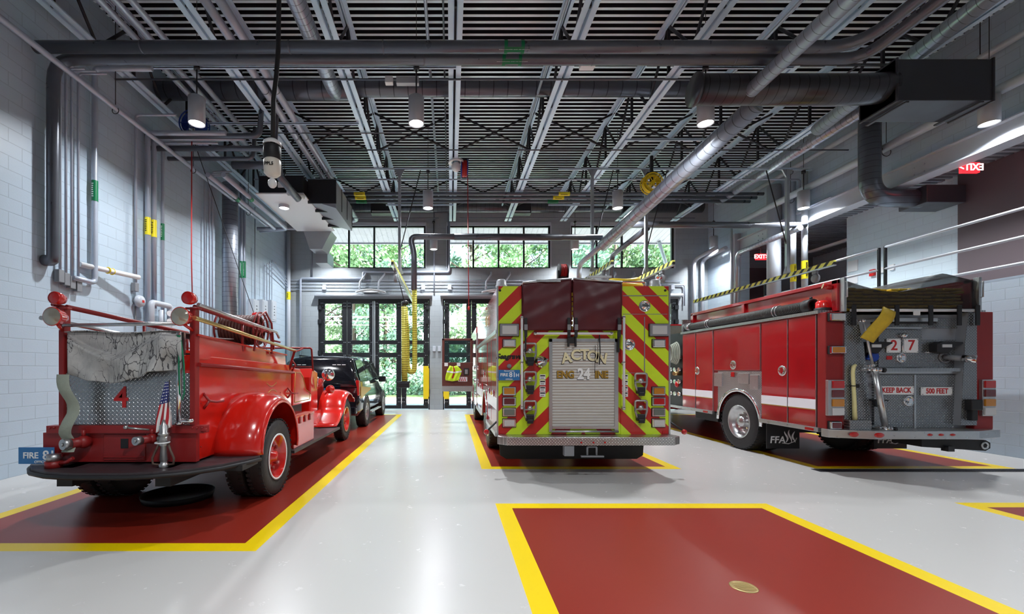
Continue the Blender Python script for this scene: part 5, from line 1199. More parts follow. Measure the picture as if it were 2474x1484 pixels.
# hose body, tapering forward
f = MB()
f.loft([[(oll, 4.42, .62), (orr, 4.42, .62), (orr, 4.42, 1.70), (oll, 4.42, 1.70)], [(oll, 7.06, .62), (orr, 7.06, .62), (orr, 7.06, 1.62), (oll, 7.06, 1.62)]], True, True, False)
ob('hose_body', f, 'ored', O, bev=.01)
for s, x in ((1, orr), (-1, oll)):
    f = MB(); n = 12
    rings = []
    for k in range(n+1):
        y = 4.40+2.68*k/n; zt_ = 1.89-.115*k/n; inn = s*.12*(k/n)
        xx = x-inn*.9; rings.append([(xx, y, 1.66-.05*k/n), (xx+s*.012, y, 1.66-.05*k/n), (xx+s*.0, y, zt_), (xx+s*.035, y, zt_+.0), (xx+s*.035, y, zt_+.02), (xx-s*.03, y, zt_+.02), (xx-s*.03, y, 1.66)])
    f.loft(rings, True, True, False); ob('coaming', f, 'ored', O, 'red coaming along the hose body top')
    f = MB(); f.cyl((x+s*.03, 4.42, 1.60), (x+s*.03, 7.1, 1.50), .022, 10); sb = ob('side_bar', f, 'dred', O)
    g = MB()
    for k in range(5): g.cyl((x, 4.6+.6*k, 1.59-.022*k), (x+s*.04, 4.6+.6*k, 1.59-.022*k), .016, 8)
    ob('bar_bracket', g, 'dred', sb)
    f = MB()
    for k in range(9):
        for z in (.75, 1.2): f.sphere((x+s*.002, 4.5+.3*k, z), .007, 6)
    ob('rivet', f, 'dred', O)
# bed edge strip
f = MB(); f.box(oll+.14, orr-.14, 4.45, 7.0, 1.66, 1.72); ob('bed_board', f, 'wood', O)
# corner posts with lights
for s, px in ((-1, 150), (1, 466)):
    x = XO(px); f = MB(); f.box(x-.028, x+.028, 4.37, 4.45, .95, 2.18); f.box(x-.07, x+.07, 4.36, 4.42, 2.155, 2.175); ob('corner_post', f, 'dred', O, bev=.006)
    f = MB(); c = (x, 4.34, Z_(722, 4.35)); f.lathe([(0, .05), (.05, .045), (.062, 0), (.064, -.05), (.056, -.055)], c, 'y', 26); l = ob('red_signal_light', f, 'ored', O, 'round red signal light on the corner post')
    g = MB(); g.lathe([(0, -.062), (.03, -.058), (.057, -.05)], c, 'y', 24); ob('lens', g, 'rlens', l)
    hx = X_(437, 4.2) if s > 0 else X_(128, 4.2); f = MB(); c = Vector((hx, 4.2, Z_(765, 4.2)))
    f.lathe([(0, .14), (.04, .13), (.075, .07), (.088, 0), (.093, -.012), (.085, -.016)], c, 'y', 28)
    f.cyl(c+Vector((s*-.0, .05, -.07)), Vector((x, 4.38, c.z-.12)), .016, 8); l = ob('spot_light', f, 'ored', O, 'red housed spot light with pale lens')
    g = MB(); g.lathe([(0, -.045), (.04, -.038), (.086, -.014)], c, 'y', 28); ob('lens', g, mat('old lamp glass', (.42, .39, .32), .12, .5, coat=1), l)
# chrome cross rail, poles and ladder rails
f = MB(); f.cyl((XO(158), 4.36, ZO(787)), (XO(446), 4.36, ZO(782)), .018, 12); ob('cross_rail', f, 'alu', O)
for s in (-1, 1):
    e = .66 if s > 0 else .66
    x0 = oc+s*.71
    f = MB(); f.tube([(x0+s*.04, 4.25, 2.055), (x0+s*.03, 7.05, 1.85)], .022, 12); lp_ = ob('pike_pole', f, 'brass' if s > 0 else 'alu', O)
    g = MB(); g.tube([(x0+s*.03, 7.05, 1.85), (x0+s*.03, 7.18, 1.86), (x0+s*.10, 7.22, 1.90)], .012, 6); ob('pole_hook', g, 'dred', lp_)
    f = MB(); f.tube([(x0-s*.06, 4.42, 2.19), (x0-s*.10, 6.4, 2.09), (x0-s*.12, 6.5, 1.85)], .02, 10); ob('top_rail', f, 'dred', O)
    f = MB(); f.tube([(x0+.02*s, 4.35, 2.20), (x0, 6.35, 2.095), (x0, 6.45, 2.02)], .018, 10); ob('grab_rail', f, 'alu' if s > 0 else 'dred', O)
    for yy, z1 in ((5.5, 2.12), (6.4, 2.08)):
        f = MB(); f.cyl((x0-s*.09, yy, 1.78), (x0-s*.09, yy, z1), .018, 8); f.cyl((x0-s*.09, yy, 1.98), (x0+s*.04, yy, 1.95), .014, 6); ob('rail_post', f, 'dred', O)
    f = MB(); f.tube([(x0-s*.05, 7.0, 1.55), (x0+s*.03, 7.0, 1.84), (x0+s*.06, 7.0, 1.84)], .02, 8); f.tube([(x0-s*.02, 7.0, 1.5), (x0+s*.05, 7.0, 1.62), (x0-s*.02, 7.0, 1.72)], .014, 8); ob('pole_rest', f, 'dred', O)
    # hooks on the side
    for (yy, z) in ((4.55, 1.22), (6.9, 1.18)):
        f = MB(); xx = (orr if s > 0 else oll); f.tube([(xx, yy, z+.08), (xx+s*.06, yy, z+.0), (xx+s*.06, yy+.14, z-.02), (xx+s*.06, yy+.28, z-.02)], .014, 6); f.tube([(xx, yy, z-.08), (xx+s*.06, yy, z)], .014, 6); ob('side_hook', f, 'dred', O)
# rear tread plate, hidden upper opening, number 4
f = MB(); f.box(XO(146), XO(460), 4.40, 4.42, ZO(1027), ZO(905)); f.box(XO(146), XO(460), 4.395, 4.42, ZO(905), ZO(902)); ob('rear_plate', f, 'pl_xz', O, 'tread plate back panel')
text('4', .30, (XO(290), 4.396, ZO(963)), 'rpaint', O, 'number', off=.004)
f = MB(); f.box(XO(162), XO(440), 4.41, 4.44, 1.5, ZO(802)); ob('bed_end', f, 'alu', O)
f = MB(); f.box(XO(120), XO(498), 4.34, 4.44, ZO(1046), ZO(1028)); f.cyl((XO(492), 4.34, ZO(1038)), (XO(505), 4.34, ZO(1038)), .018, 10)
for px in (471, 482, 494, 130, 140): f.sphere((XO(px), 4.335, ZO(1033)), .011, 8)
ob('cross_beam', f, 'dred', O, bev=.004)
f = MB(); f.box(-4.10, orr+.02, 4.38, 4.44, .62, ZO(1046)); ob('rear_apron', f, 'dred', O)
f = MB(); f.box(XO(252), XO(352), 4.37, 4.385, ZO(1112), ZO(1050)); f.box(XO(252), XO(352), 4.362, 4.385, ZO(1106), ZO(1103)); hp = ob('hatch_panel', f, 'dred', O, bev=.004)
g = MB(); g.box(XO(294), XO(312), 4.366, 4.372, ZO(1083), ZO(1060)); ob('hatch_pull', g, 'black', hp)
f = MB(); f.box(XO(56), XO(142), 4.33, 4.336, ZO(1119), ZO(1079)); ob('plate_bracket', MB().box(XO(60), oll+.05, 4.337, 4.36, ZO(1102), ZO(1096)), 'dred', O); lp2 = ob('licence_plate', f, 'bluep', O, 'blue licence plate with number 81', bev=.003)
text('81', .13, (XO(130), 4.328, ZO(1099)), 'wpaint', lp2, off=.002); text('FIRE', .085, (XO(86), 4.328, ZO(1099)), 'wpaint', lp2, off=.0015); text('OFFICIAL', .035, (XO(112), 4.328, ZO(1114)), 'wpaint', lp2, off=.0005)
# tail board with rounded corners
def tb(z):
    p = []
    yf = 3.98
    pts = [(-2.10, 4.80), (-2.16, 4.62), (-2.30, 4.35), (-2.50, 4.15), (-2.75, 4.03), (-3.0, yf)]
    return [(x, y, z) for x, y in pts]+[(2*oc-x, y, z) for x, y in pts[::-1]]
f = MB(); f.loft([tb(.535), tb(.60)], True, True, False); f.m(1); r_ = [Vector(p) for p in tb(.56)]; f.tube([p+(p-Vector((oc, 4.8, .56))).normalized()*.006 for p in r_], .022, 6); tbd = ob('tail_board', f, ['wood', 'black'], O, 'worn dark tail board')
f = MB(); f.box(oc-1.1, oc+1.1, 4.5, 4.86, .50, .56); f.box(-3.8, -3.65, 4.2, 10.3, .42, .6); f.box(-2.85, -2.7, 4.2, 10.3, .42, .6); f.cyl((-4.2, 5.44, .465), (-2.3, 5.44, .465), .07, 12); f.sphere((oc, 5.44, .44), .19, 14); f.cyl((-4.0, 9.62, .44), (-2.5, 9.62, .44), .045, 10); ob('chassis', f, 'black', O)
# fenders
def fender(path, ctr, s, xin, xout, lipd, name, lab=None, cap=None):
    """path: list of (y,z) along the crown; the lip is pulled towards ctr"""
    C = Vector((0, ctr[0], ctr[1])); n = len(path)-1
    vs = [(0, 0.0, .0), (.35, .0, .012), (.65, .0, .006), (.85, 0, -.02), (.96, 0, -.055), (1.0, 0, -lipd)]
    f = MB(); rings = []
    for (y, z) in path:
        P = Vector((0, y, z)); d = (P-C); d.normalize(); ring = []
        for v, _, off in vs:
            q = P+d*off; q.z = max(q.z, min(z, path[0][1])) ; ring.append(Vector((xin+(xout-xin)*v, q.y, q.z)))
        rings.append(ring)
    f.loft(rings, False, False); o = ob(name, f, 'ored', O, lab, sol=.014)
    g = MB(); g.tube([r[-1] for r in rings], .014, 6); ob('fender_bead', g, 'ored', o); return o
R1 = .67; pr = [(5.42+R1*cos(a), .58+R1*sin(a)) for a in [pi-pi*i/22 for i in range(23)]]
pr = [(4.76, .60)]+pr[1:]+[(6.06, .50)]
for s in (-1, 1): fender(pr, (5.42, .55), s, oc+s*.62, oc+s*1.15, .10, 'rear_fender', 'wide rounded red rear fender')
R2 = .60; pf = [(10.15, .80), (10.12, .95)]+[(9.6+R2*cos(a), .50+R2*sin(a)) for a in [.9+(pi-.9-.35)*i/16 for i in range(17)]]+[(8.85, .62), (8.6, .50), (8.4, .44)]
for s in (-1, 1): fender(pf, (9.6, .42), s, oc+s*.5, oc+s*1.02, .08, 'front_fender', 'sweeping red front fender')
for s in (-1, 1):
    wheel(O, oc+s*1.0, 5.44, .465, .20, s, 'ored', 'old'); wheel(O, oc+s*.76, 5.44, .465, .19, s, 'ored', 'old', name='inner_wheel'); wheel(O, oc+s*.86, 9.62, .45, .20, s, 'ored', 'old')
    f = MB(); f.lathe([(.285, s*.095), (.285, s*.103), (.262, s*.10), (.262, s*.092)], (oc+s*1.0, 5.44, .465), 'x', 40); ob('white_rim_ring', f, 'white', O, 'cream ring on the wheel rim'); 
    f = MB(); f.lathe([(.275, s*.095), (.275, s*.103), (.255, s*.10), (.255, s*.092)], (oc+s*.86, 9.62, .45), 'x', 40); ob('white_rim_ring', f, 'brass', O)
    f = MB(); a, b = sorted((oc+s*.66, oc+s*1.08)); f.box(a, b, 6.06, 8.55, .38, .42); ob('running_board', f, 'wood', O)
    f = MB(); a, b = sorted((oc+s*.70, oc+s*1.04)); f.box(a, b, 6.15, 7.05, .42, .86); tb_ = ob('tool_box', f, 'ored', O, bev=.012); g = MB()
    g.box(a-.005, b+.005, 6.14, 7.06, .84, .875)
    ob('box_lid', g, 'ored', tb_, bev=.005)
    g = MB()
    for k in range(3): xx = oc+s*1.045; g.box(xx-.008, xx+.012, 6.35+.22*k, 6.40+.22*k, .76, .86)
    ob('box_clasp', g, 'dred', tb_)
    # inner skirts
    f = MB(); a, b = sorted((oc+s*.5, oc+s*.66)); f.box(a, b, 7.0, 8.7, .45, .75); ob('side_skirt', f, 'ored', O)
    # seat side with gold line
    sp = [(7.15, .95), (8.1, .95), (8.12, 1.10), (7.85, 1.18), (7.68, 1.45), (7.5, 1.56), (7.2, 1.58)]
    f = MB(); a, b = sorted((oc+s*.58, oc+s*.66)); f.prism(sp, 'x', a, b); ss = ob('seat_side', f, 'ored', O, bev=.02)
    g = MB(); cy, cz = 7.55, 1.22; g.tube([(oc+s*.662, cy+(y-cy)*.82, cz+(z-cz)*.80) for y, z in sp+sp[:1]], .006, 5); ob('gold_line', g, 'gold', ss)
f = MB(); f.box(oc-.58, oc+.58, 7.2, 7.85, .6, 1.05); f.box(oc-.58, oc+.58, 7.15, 7.32, 1.0, 1.5); ob('seat', f, 'black', O, bev=.04)
f = MB(); f.prism([(8.25, .6), (8.7, .6), (8.7, 1.50), (8.35, 1.58), (8.25, 1.40)], 'x', oc-.60, oc+.60); ob('cowl', f, 'ored', O, bev=.03)
f = MB(); f.loft([[(oc-.45, 8.7, .6), (oc-.47, 8.7, 1.2), (oc-.3, 8.7, 1.45), (oc+.3, 8.7, 1.45), (oc+.47, 8.7, 1.2), (oc+.45, 8.7, .6)], [(oc-.28, 10.1, .6), (oc-.30, 10.1, 1.15), (oc-.2, 10.1, 1.35), (oc+.2, 10.1, 1.35), (oc+.30, 10.1, 1.15), (oc+.28, 10.1, .6)]], True, True, False); ob('bonnet', f, 'ored', O, bev=.03)
f = MB(); f.box(oc-.30, oc+.30, 10.1, 10.18, .55, 1.36); ob('radiator', f, 'chrome', O, bev=.02); f = MB(); f.box(oc-.85, oc+.85, 10.4, 10.45, .45, .58); ob('front_bumper', f, 'chrome', O, bev=.01)
f = MB(); f.bend([(oc-.6, 8.4, 1.52), (oc-.6, 8.3, 1.96), (oc+.6, 8.3, 1.96), (oc+.6, 8.4, 1.52)], .018, .04, 8); f.cyl((oc-.6, 8.38, 1.60), (oc+.6, 8.38, 1.60), .014, 8); ws = ob('windscreen_frame', f, 'dred', O); g = MB(); g.face([(oc-.59, 8.39, 1.55), (oc+.59, 8.39, 1.55), (oc+.59, 8.3, 1.95), (oc-.59, 8.3, 1.95)]); ob('windscreen', g, 'cglass', ws)
f = MB(); f.torus((oc-.3, 7.95, 1.28), .2, .014, 'y', 28, 6); f.cyl((oc-.3, 7.95, 1.28), (oc-.3, 8.3, 1.1), .016, 8); ob('steering_wheel', f, 'black', O)
# chrome siren, red ball light on the right cowl
f = MB(); c = Vector((X_(793, 8.55), 8.55, Z_(905, 8.55))); f.sphere(c, .125, 24, 1, 1, 1); f.cyl(c, c+Vector((-.22, .05, -.28)), .018, 8); f.cyl(c+Vector((-.22, 0, -.28)), c+Vector((-.2, 0, -.05)), .014, 8); ob('chrome_siren', f, 'chrome', O, 'chrome ball shaped siren lamp')
f = MB(); c = Vector((X_(798, 8.6), 8.6, Z_(941, 8.6))); f.sphere(c, .088, 20); f.cyl(c, c+Vector((-.12, .05, -.1)), .016, 8); ob('red_ball_lamp', f, 'ored', O, 'red ball shaped lamp')
# beacon post
f = MB(); c = Vector((X_(617, 7.1), 7.1, Z_(765, 7.1))); f.cyl((c.x, c.y, 1.6), (c.x, c.y, c.z-.06), .014, 8); f.lathe([(.075, -.065), (.075, -.045)], c, 'z', 20); bb_ = ob('beacon_post', f, 'dred', O); g = MB(); g.lathe([(.07, -.045), (.07, .0), (.05, .055), (0, .07)], c, 'z', 22); ob('beacon_dome', g, mat('red beacon glass', (.6, .01, .01), .15, coat=1), bb_)
# hose reel
c = Vector((X_(585, 6.0), 6.0, Z_(798, 6.0)))
f = MB()
for s, R in ((-.26, .24), (.26, .24)):
    f.torus(c+Vector((s, 0, 0)), R, .014, 'x', 30, 6)
    for k in range(6): a = k*pi/3; f.cyl(c+Vector((s, 0, 0)), c+Vector((s, R*cos(a), R*sin(a))), .01, 6)
f.cyl(c-Vector((.28, 0, 0)), c+Vector((.28, 0, 0)), .04, 12); f.tube([c+Vector((.3, -.3, -.3)), c+Vector((.3, -.16, .16)), c+Vector((.3, .05, .26)), c+Vector((.3, .26, .12)), c+Vector((.3, .34, -.25))], .014, 6); rl = ob('reel_frame', f, 'dred', O)
g = MB()
for k in range(11): g.torus(c+Vector((-.22+.044*k, 0, 0)), .185, .023, 'x', 30, 8)
for k in range(10): g.torus(c+Vector((-.20+.044*k, 0, 0)), .15, .022, 'x', 24, 6)
ob('booster_hose', g, 'brown', rl, 'brown booster hose wound on the reel')
# tarpaulin draped over the tail
def tarpm():
    m, t, b = nt('stained grey canvas'); n1 = noise(t, 7, 6, rough=.7); 
    tc = node(t, 'ShaderNodeTexCoord'); mp = node(t, 'ShaderNodeMapping'); mp.inputs['Scale'].default_value = (1.6, 1, .55); t.links.new(tc.outputs['Object'], mp.inputs[0])
    dn = node(t, 'ShaderNodeTexNoise'); dn.inputs['Scale'].default_value = 6; dn.inputs['Detail'].default_value = 5; t.links.new(mp.outputs[0], dn.inputs['Vector'])
    vm = node(t, 'ShaderNodeVectorMath'); vm.operation = 'MULTIPLY_ADD'; t.links.new(dn.outputs['Color'], vm.inputs[0]); vm.inputs[1].default_value = (.22, .22, .22); t.links.new(mp.outputs[0], vm.inputs[2])
    vo = node(t, 'ShaderNodeTexVoronoi'); vo.feature = 'DISTANCE_TO_EDGE'; vo.inputs['Scale'].default_value = 11; t.links.new(vm.outputs[0], vo.inputs['Vector'])
    cr = mth(t, 'LESS_THAN', vo.outputs['Distance'], mth(t, 'MULTIPLY_ADD', noise(t, 2.6, 2), .22, -.085))
    base = mixc(t, n1, (.20, .20, .21), (.62, .61, .58))
    t.links.new(mixc(t, mth(t, 'MULTIPLY', cr, .9), base, (.03, .03, .035)), b.inputs['Base Color']); b.inputs['Roughness'].default_value = .8
    bump(t, b, n1, .4, .01); return m
M['tarp'] = tarpm()
tT = thing('canvas_tarp', 'stained grey canvas tarp draped over the tail of the old fire engine', 'tarp', (oc, 4.34, 1.5))
def lerp_pts(pts, u):
    for a, b in zip(pts, pts[1:]):
        if a[0] <= u <= b[0]: q = (u-a[0])/(b[0]-a[0]); q = q*q*(3-2*q); return a[1]+(b[1]-a[1])*q
    return pts[-1][1]
def tf(u, v):
    zb = lerp_pts([(0, 1.50), (.2, 1.44), (.4, 1.415), (.62, 1.47), (.72, 1.53), (1, 1.545)], u)
    v0 = .04+.36*sin(pi*min(u/.8, 1))-.05*(u > .8)
    k = max(0, min(1, (v-v0)/.13)); k = k*k*(3-2*k)
    y = 4.372-.135*k-.030*sin(u*23+v*3)*v*k-.022*sin(u*11-6*v)*k-.055*math.exp(-((u-.78+.16*(v-.5))*11)**2)*(.3+v)+.04*v*k
    z = 1.925+(zb-1.925)*v-.02*k*(1-v)
    return Vector(((XO(163)+(XO(438)-XO(163))*u)*y/4.38, y, z))
f = MB(); f.sheet(tf, 90, 50); cl = ob('canvas', f, 'tarp', tT, sol=.008)
f = MB(); f.sheet(lambda u, v: Vector((XO(163)+(XO(438)-XO(163))*u, 4.34+v*1.1, 1.925+.012*sin(9*u+4*v))), 20, 10); ob('canvas_top', f, 'tarp', tT, sol=.008)
# chrome pole, cord, flag, nozzle, valves, hanging hose
f = MB(); f.cyl((XO(443), 4.31, ZO(1018)), (XO(443), 4.31, ZO(805)), .022, 14); f.cyl((XO(443), 4.31, ZO(1018)), (XO(443), 4.31, ZO(1024)), .035, 14); f.lathe([(.0, .13), (.02, .12), (.026, .05), (.016, 0), (.02, -.02)], (XO(447), 4.31, ZO(1015)), 'x', 12); ob('chrome_stanchion', f, 'chrome', O)
f = MB(); f.tube([(XO(440), 4.27, ZO(815)), (XO(452), 4.26, ZO(812)), (XO(450), 4.26, ZO(880)), (XO(452), 4.26, ZO(950)), (XO(458), 4.26, ZO(964)), (XO(463), 4.26, ZO(948)), (XO(462), 4.26, ZO(880)), (XO(455), 4.26, ZO(825)), (XO(446), 4.26, ZO(813))], .008, 6); one('green_cord', f, mat('green cord', (.0, .16, .07), .5), 'looped green cord hanging beside the chrome pole on the old engine', 'cord')
def flagm():
    m, t, b = nt('stars and stripes cloth'); tc = node(t, 'ShaderNodeUVMap'); s = node(t, 'ShaderNodeSeparateXYZ'); t.links.new(tc.outputs[0], s.inputs[0]); u, v = s.outputs[0], s.outputs[1]
    st = mth(t, 'LESS_THAN', mth(t, 'FRACT', mth(t, 'MULTIPLY', u, 4.5)), .5)
    c = mixc(t, st, (.75, .74, .72), (.42, .02, .03)); can = mth(t, 'MULTIPLY', mth(t, 'GREATER_THAN', v, .56), 1.0)
    du = mth(t, 'SUBTRACT', mth(t, 'FRACT', mth(t, 'MULTIPLY', u, 6)), .5); dv = mth(t, 'SUBTRACT', mth(t, 'FRACT', mth(t, 'MULTIPLY', v, 16)), .5)
    star = mth(t, 'LESS_THAN', mth(t, 'ADD', mth(t, 'MULTIPLY', du, du), mth(t, 'MULTIPLY', dv, dv)), .05)
    c2 = mixc(t, star, (.02, .03, .16), (.8, .8, .8)); t.links.new(mixc(t, can, c, c2), b.inputs['Base Color']); b.inputs['Roughness'].default_value = .8; return m
M['flag'] = flagm()
bm = bmesh.new(); uvl = bm.loops.layers.uv.new('UVMap'); NU, NV = 12, 24
def ff(u, v):
    top = Vector((XO(430), 4.24, ZO(922))); w = .035+.11*min(1, (1-v)*1.3); z = top.z-(1-v)*.50+.06*u*(1-v)
    return Vector((top.x-.035*(1-v)+(u-.5)*w-.02, 4.24-.025*sin(u*12+v*3)*(1.1-v), z))
V_ = [[bm.verts.new(ff(i/NU, j/NV)) for j in range(NV+1)] for i in range(NU+1)]
for i in range(NU):
    for j in range(NV):
        fc = bm.faces.new((V_[i][j], V_[i+1][j], V_[i+1][j+1], V_[i][j+1])); fc.smooth = True
        for lo, (a, b) in zip(fc.loops, ((i, j), (i+1, j), (i+1, j+1), (i, j+1))): lo[uvl].uv = (a/NU, b/NV)
me = bpy.data.meshes.new('flag'); bm.to_mesh(me); bm.free()
fg = thing('american_flag', 'small furled American flag standing by the chrome pole on the old engine', 'flag', (XO(425), 4.24, ZO(1040)))
ob('flag_cloth', me, 'flag', fg, sol=.003)
f = MB(); f.cyl((XO(422), 4.25, ZO(1045)), (XO(430), 4.25, ZO(918)), .006, 8); ob('flag_staff', f, 'wood', fg)
t = thing('fire_nozzle', 'upright chrome nozzle with leather handles standing on the dark tail board', 'nozzle', (XO(421), 4.22, .60))
f = MB(); x = XO(421); f.lathe([(.04, 0), (.045, .03), (.03, .04), (.03, .06), (.036, .07), (.028, .20), (.038, .21), (.04, .23), (.03, .24)], (x, 4.22, .602), 'z', 20); f.lathe([(.042, .24), (.042, .31), (.05, .315), (.05, .33), (.036, .34), (.038, .40), (.022, .42), (.012, .46), (0, .46)], (x, 4.22, .602), 'z', 20); f.cyl((x-.05, 4.22, .88), (x+.05, 4.22, .88), .03, 12); ob('nozzle_body', f, 'cast', t)
for s in (-1, 1):
    f = MB(); f.tube([(x+s*.04, 4.22, .84), (x+s*.075, 4.21, .76), (x+s*.105, 4.21, .69), (x+s*.10, 4.21, .635), (x+s*.045, 4.22, .625)], .011, 8); ob('leather_handle', f, mat('leather', (.10, .06, .045), .5), t)
f = MB(); f.torus((x-.0, 4.2, .845), .06, .007, 'z', 20, 6); ob('bail_handle', f, 'white', t)
for px, py, sc in ((195, 1066, 1.0), (362, 1058, .8)):
    x, z = XO(px), ZO(py); f = MB(); f.cyl((x+.09*sc, 4.38, z+.0), (x+.03*sc, 4.22, z), .05*sc, 14); f.sphere((x+.07*sc, 4.33, z), .065*sc, 14); f.cyl((x+.07*sc, 4.33, z+.05*sc), (x+.07*sc, 4.33, z+.12*sc), .02, 10); v_ = ob('discharge_valve', f, 'dred', O)
    g = MB(); g.cyl((x+.03*sc, 4.22, z), (x+.01*sc, 4.16, z), .052*sc, 18); g.cyl((x+.01*sc, 4.16, z), (x+.005, 4.15, z), .018, 10); ob('valve_cap', g, 'cast', v_)
    if px > 300: g = MB(); g.tube([(x+.05, 4.30, z+.09), (x-.03, 4.24, z+.11), (x-.09, 4.2, z+.125)], .01, 8); g.sphere((x-.1, 4.19, z+.13), .022, 10); ob('valve_lever', g, 'cast', v_)
def hh(u, v):
    xs_ = [152, 162, 170, 172, 168, 158, 162, 166]; ys_ = [905, 940, 970, 1000, 1025, 1050, 1075, 1092]; k = min(6, int(v*7)); q = v*7-k
    cx = xs_[k]+(xs_[k+1]-xs_[k])*q; cy = ys_[k]+(ys_[k+1]-ys_[k])*q
    a = 2*pi*u; return Vector((X_(cx, 4.22)+.062*cos(a), 4.22+.016*sin(a)-.03*sin(v*13), Z_(cy, 4.22)))
t = thing('fire_hose', 'flat grey green hose hanging down the left of the tread plate to a red coupling', 'hose', (XO(165), 4.22, ZO(1095)))
f = MB(); f.sheet(hh, 14, 40); ob('hose_jacket', f, 'hoseG', t)
f = MB(); f.cyl((XO(165), 4.22, ZO(1090)), (XO(165), 4.22, ZO(1106)), .058, 18); f.m(1).cyl((XO(165), 4.22, ZO(1106)), (XO(165), 4.22, ZO(1122)), .07, 18); f.tube([(XO(172), 4.22, ZO(1112)), (XO(200), 4.2, ZO(1108)), (XO(214), 4.2, ZO(1098))], .018, 8); ob('coupling', f, ['cast', 'dred'], t)
one('drip_pan', MB().lathe([(0, .012), (.36, .012), (.385, .07), (.39, .07), (.37, 0), (0, 0)], (-3.28, 5.25, .002), 'z', 40), 'black', 'round black drip pan on the floor under the old fire engine', 'pan')
# gold lettering ghost on the side
f = MB(); f.tube([(orr+.004, 6.1+.35*k/10, 1.36-.05*sin(pi*k/10)) for k in range(11)], .004, 5); f.tube([(orr+.004, 6.15+.3*k/10, 1.22+.04*sin(pi*k/10)) for k in range(11)], .004, 5); ob('faded_gilding', f, 'gold', O)
# ================================================================ black SUV ahead of it
S = thing('sport_utility_vehicle', 'black sport utility vehicle parked ahead of the old red engine near the bay door', 'car', (-3.3, 13.3, 0))
sc_ = -3.3; st = [  # y, half width low, z low, z belt, half width belt, roof z, half width roof
 (10.92, .92, .42, 1.10, .96, 1.12, .93), (10.98, .98, .38, 1.18, .99, 1.76, .80), (11.25, 1.0, .36, 1.20, 1.0, 1.88, .78), (12.2, 1.0, .36, 1.20, 1.0, 1.90, .78), (13.4, 1.0, .36, 1.19, 1.0, 1.88, .78), (13.95, 1.0, .36, 1.18, 1.0, 1.78, .75), (14.6, 1.0, .36, 1.16, .99, 1.20, .90), (15.3, .99, .36, 1.12, .97, 1.15, .88), (15.95, .95, .40, 1.0, .92, 1.03, .84), (16.05, .85, .45, .9, .85, .92, .8)]
rings = []
for (y, wl, zl, zb, wb, zr, wr) in st:
    half = [(wl*.94, zl), (wl, zl+.15), (wb, (zl+zb)/2+.1), (wb*.985, zb), (wr+.02, zr-.04), (wr*.85, zr), (wr*.4, zr+.015)]
    rings.append([(sc_+x, y, z) for x, z in half]+[(sc_-x, y, z) for x, z in half[::-1]])
f = MB(); f.loft(rings, True, True); ob('car_body', f, 'suv', S)
for s in (-1, 1):
    for y0, y1, a0, a1 in ((11.2, 12.15, 0, 0), (12.2, 13.05, 0, 0), (13.1, 14.25, 0, .42)):
        f = MB(); q = [(y0, 1.24), (y1, 1.22), (y1-a1, 1.80), (y0+.05, 1.80)]
        def xw(z): return sc_+s*(.995-(z-1.2)/.66*.19+.004)
        f.face([(xw(z), y, z) for y, z in q]); o = ob('side_window', f, 'dglass', S, sol=.01)
    f = MB(); a, b = sorted((sc_+s*.90, sc_+s*1.0)); f.box(a, b, 10.93, 11.12, .88, 1.28); ob('tail_lamp', f, 'rlens', S, bev=.03)
    f = MB(); f.box(sc_+s*1.01-.0, sc_+s*1.24, 13.85, 13.98, 1.16, 1.34); ob('wing_mirror', f, 'suv', S, bev=.03)
    f = MB(); a, b = sorted((sc_+s*.99, sc_+s*1.09)); f.box(a, b, 12.3, 13.9, .34, .38); ob('side_step', f, 'alu', S, bev=.01)
    f = MB(); f.prism([(11.15, .80), (11.5, .86), (12.5, .98), (12.5, 1.04), (11.5, 1.10), (11.15, 1.12)], 'x', *sorted((sc_+s*.995, sc_+s*1.012))); ob('side_graphic', f, 'gold', S, 'gold side stripe')
    f = MB(); f.cyl((sc_+s*.62, 11.3, 1.915), (sc_+s*.62, 13.6, 1.905), .015, 8); ob('roof_bar', f, 'blackm', S)
    for y in (11.95, 14.85):
        fender_trim(S, sc_+s*.985, y, .40, .42, s, 'wheel_arch', .05, .03, 'black'); wheel(S, sc_+s*.90, y, .40, .26, s, 'alu', 'spoke')
f = MB(); f.face([(sc_-.80, 10.975, 1.22), (sc_+.80, 10.975, 1.22), (sc_+.72, 11.02, 1.72), (sc_-.72, 11.02, 1.72)]); o = ob('rear_window', f, 'dglass', S, sol=.03)
f = MB(); f.box(sc_-.95, sc_+.95, 10.84, 11.0, .42, .62); ob('rear_bumper', f, 'suv', S, bev=.03)
for k in (-1, 0, 1):
    for s in (-1, 1): ob('rear_light', MB().box(sc_+s*.5+.12*k-.045, sc_+s*.5+.12*k+.045, 10.93, 10.95, 1.66, 1.68), 'white', S)
f = MB(); f.box(sc_-.16, sc_+.16, 10.90, 10.925, .95, 1.08); ob('licence_plate', f, 'bluep', S)
# ================================================================ exhaust booms, hoses, reels, hanging gear
def boom_mat():
    m, t, b = nt('yellow and black hazard bar'); s = sepxyz(t)
    v = mth(t, 'ADD', mth(t, 'ADD', s.outputs[1], mth(t, 'MULTIPLY', s.outputs[2], 1.0)), 50.0)
    t.links.new(mixc(t, stripe_fac(t, v, .24, .42), (.85, .85, .16), (.015, .015, .015)), b.inputs['Base Color']); b.inputs['Roughness'].default_value = .4; return m
M['haz'] = boom_mat()
M['ribY'] = None
def ribz(name, col, P, ax=2):
    m, t, b = nt(name); s = sepxyz(t); fr = mth(t, 'FRACT', mth(t, 'MULTIPLY_ADD', s.outputs[ax], 1/P, 100))
    t.links.new(mixc(t, mth(t, 'LESS_THAN', fr, .4), col, tuple(x*.35 for x in col)), b.inputs['Base Color']); b.inputs['Roughness'].default_value = .5
    bump(t, b, mth(t, 'SINE', mth(t, 'MULTIPLY', fr, pi)), .9, .01); return m
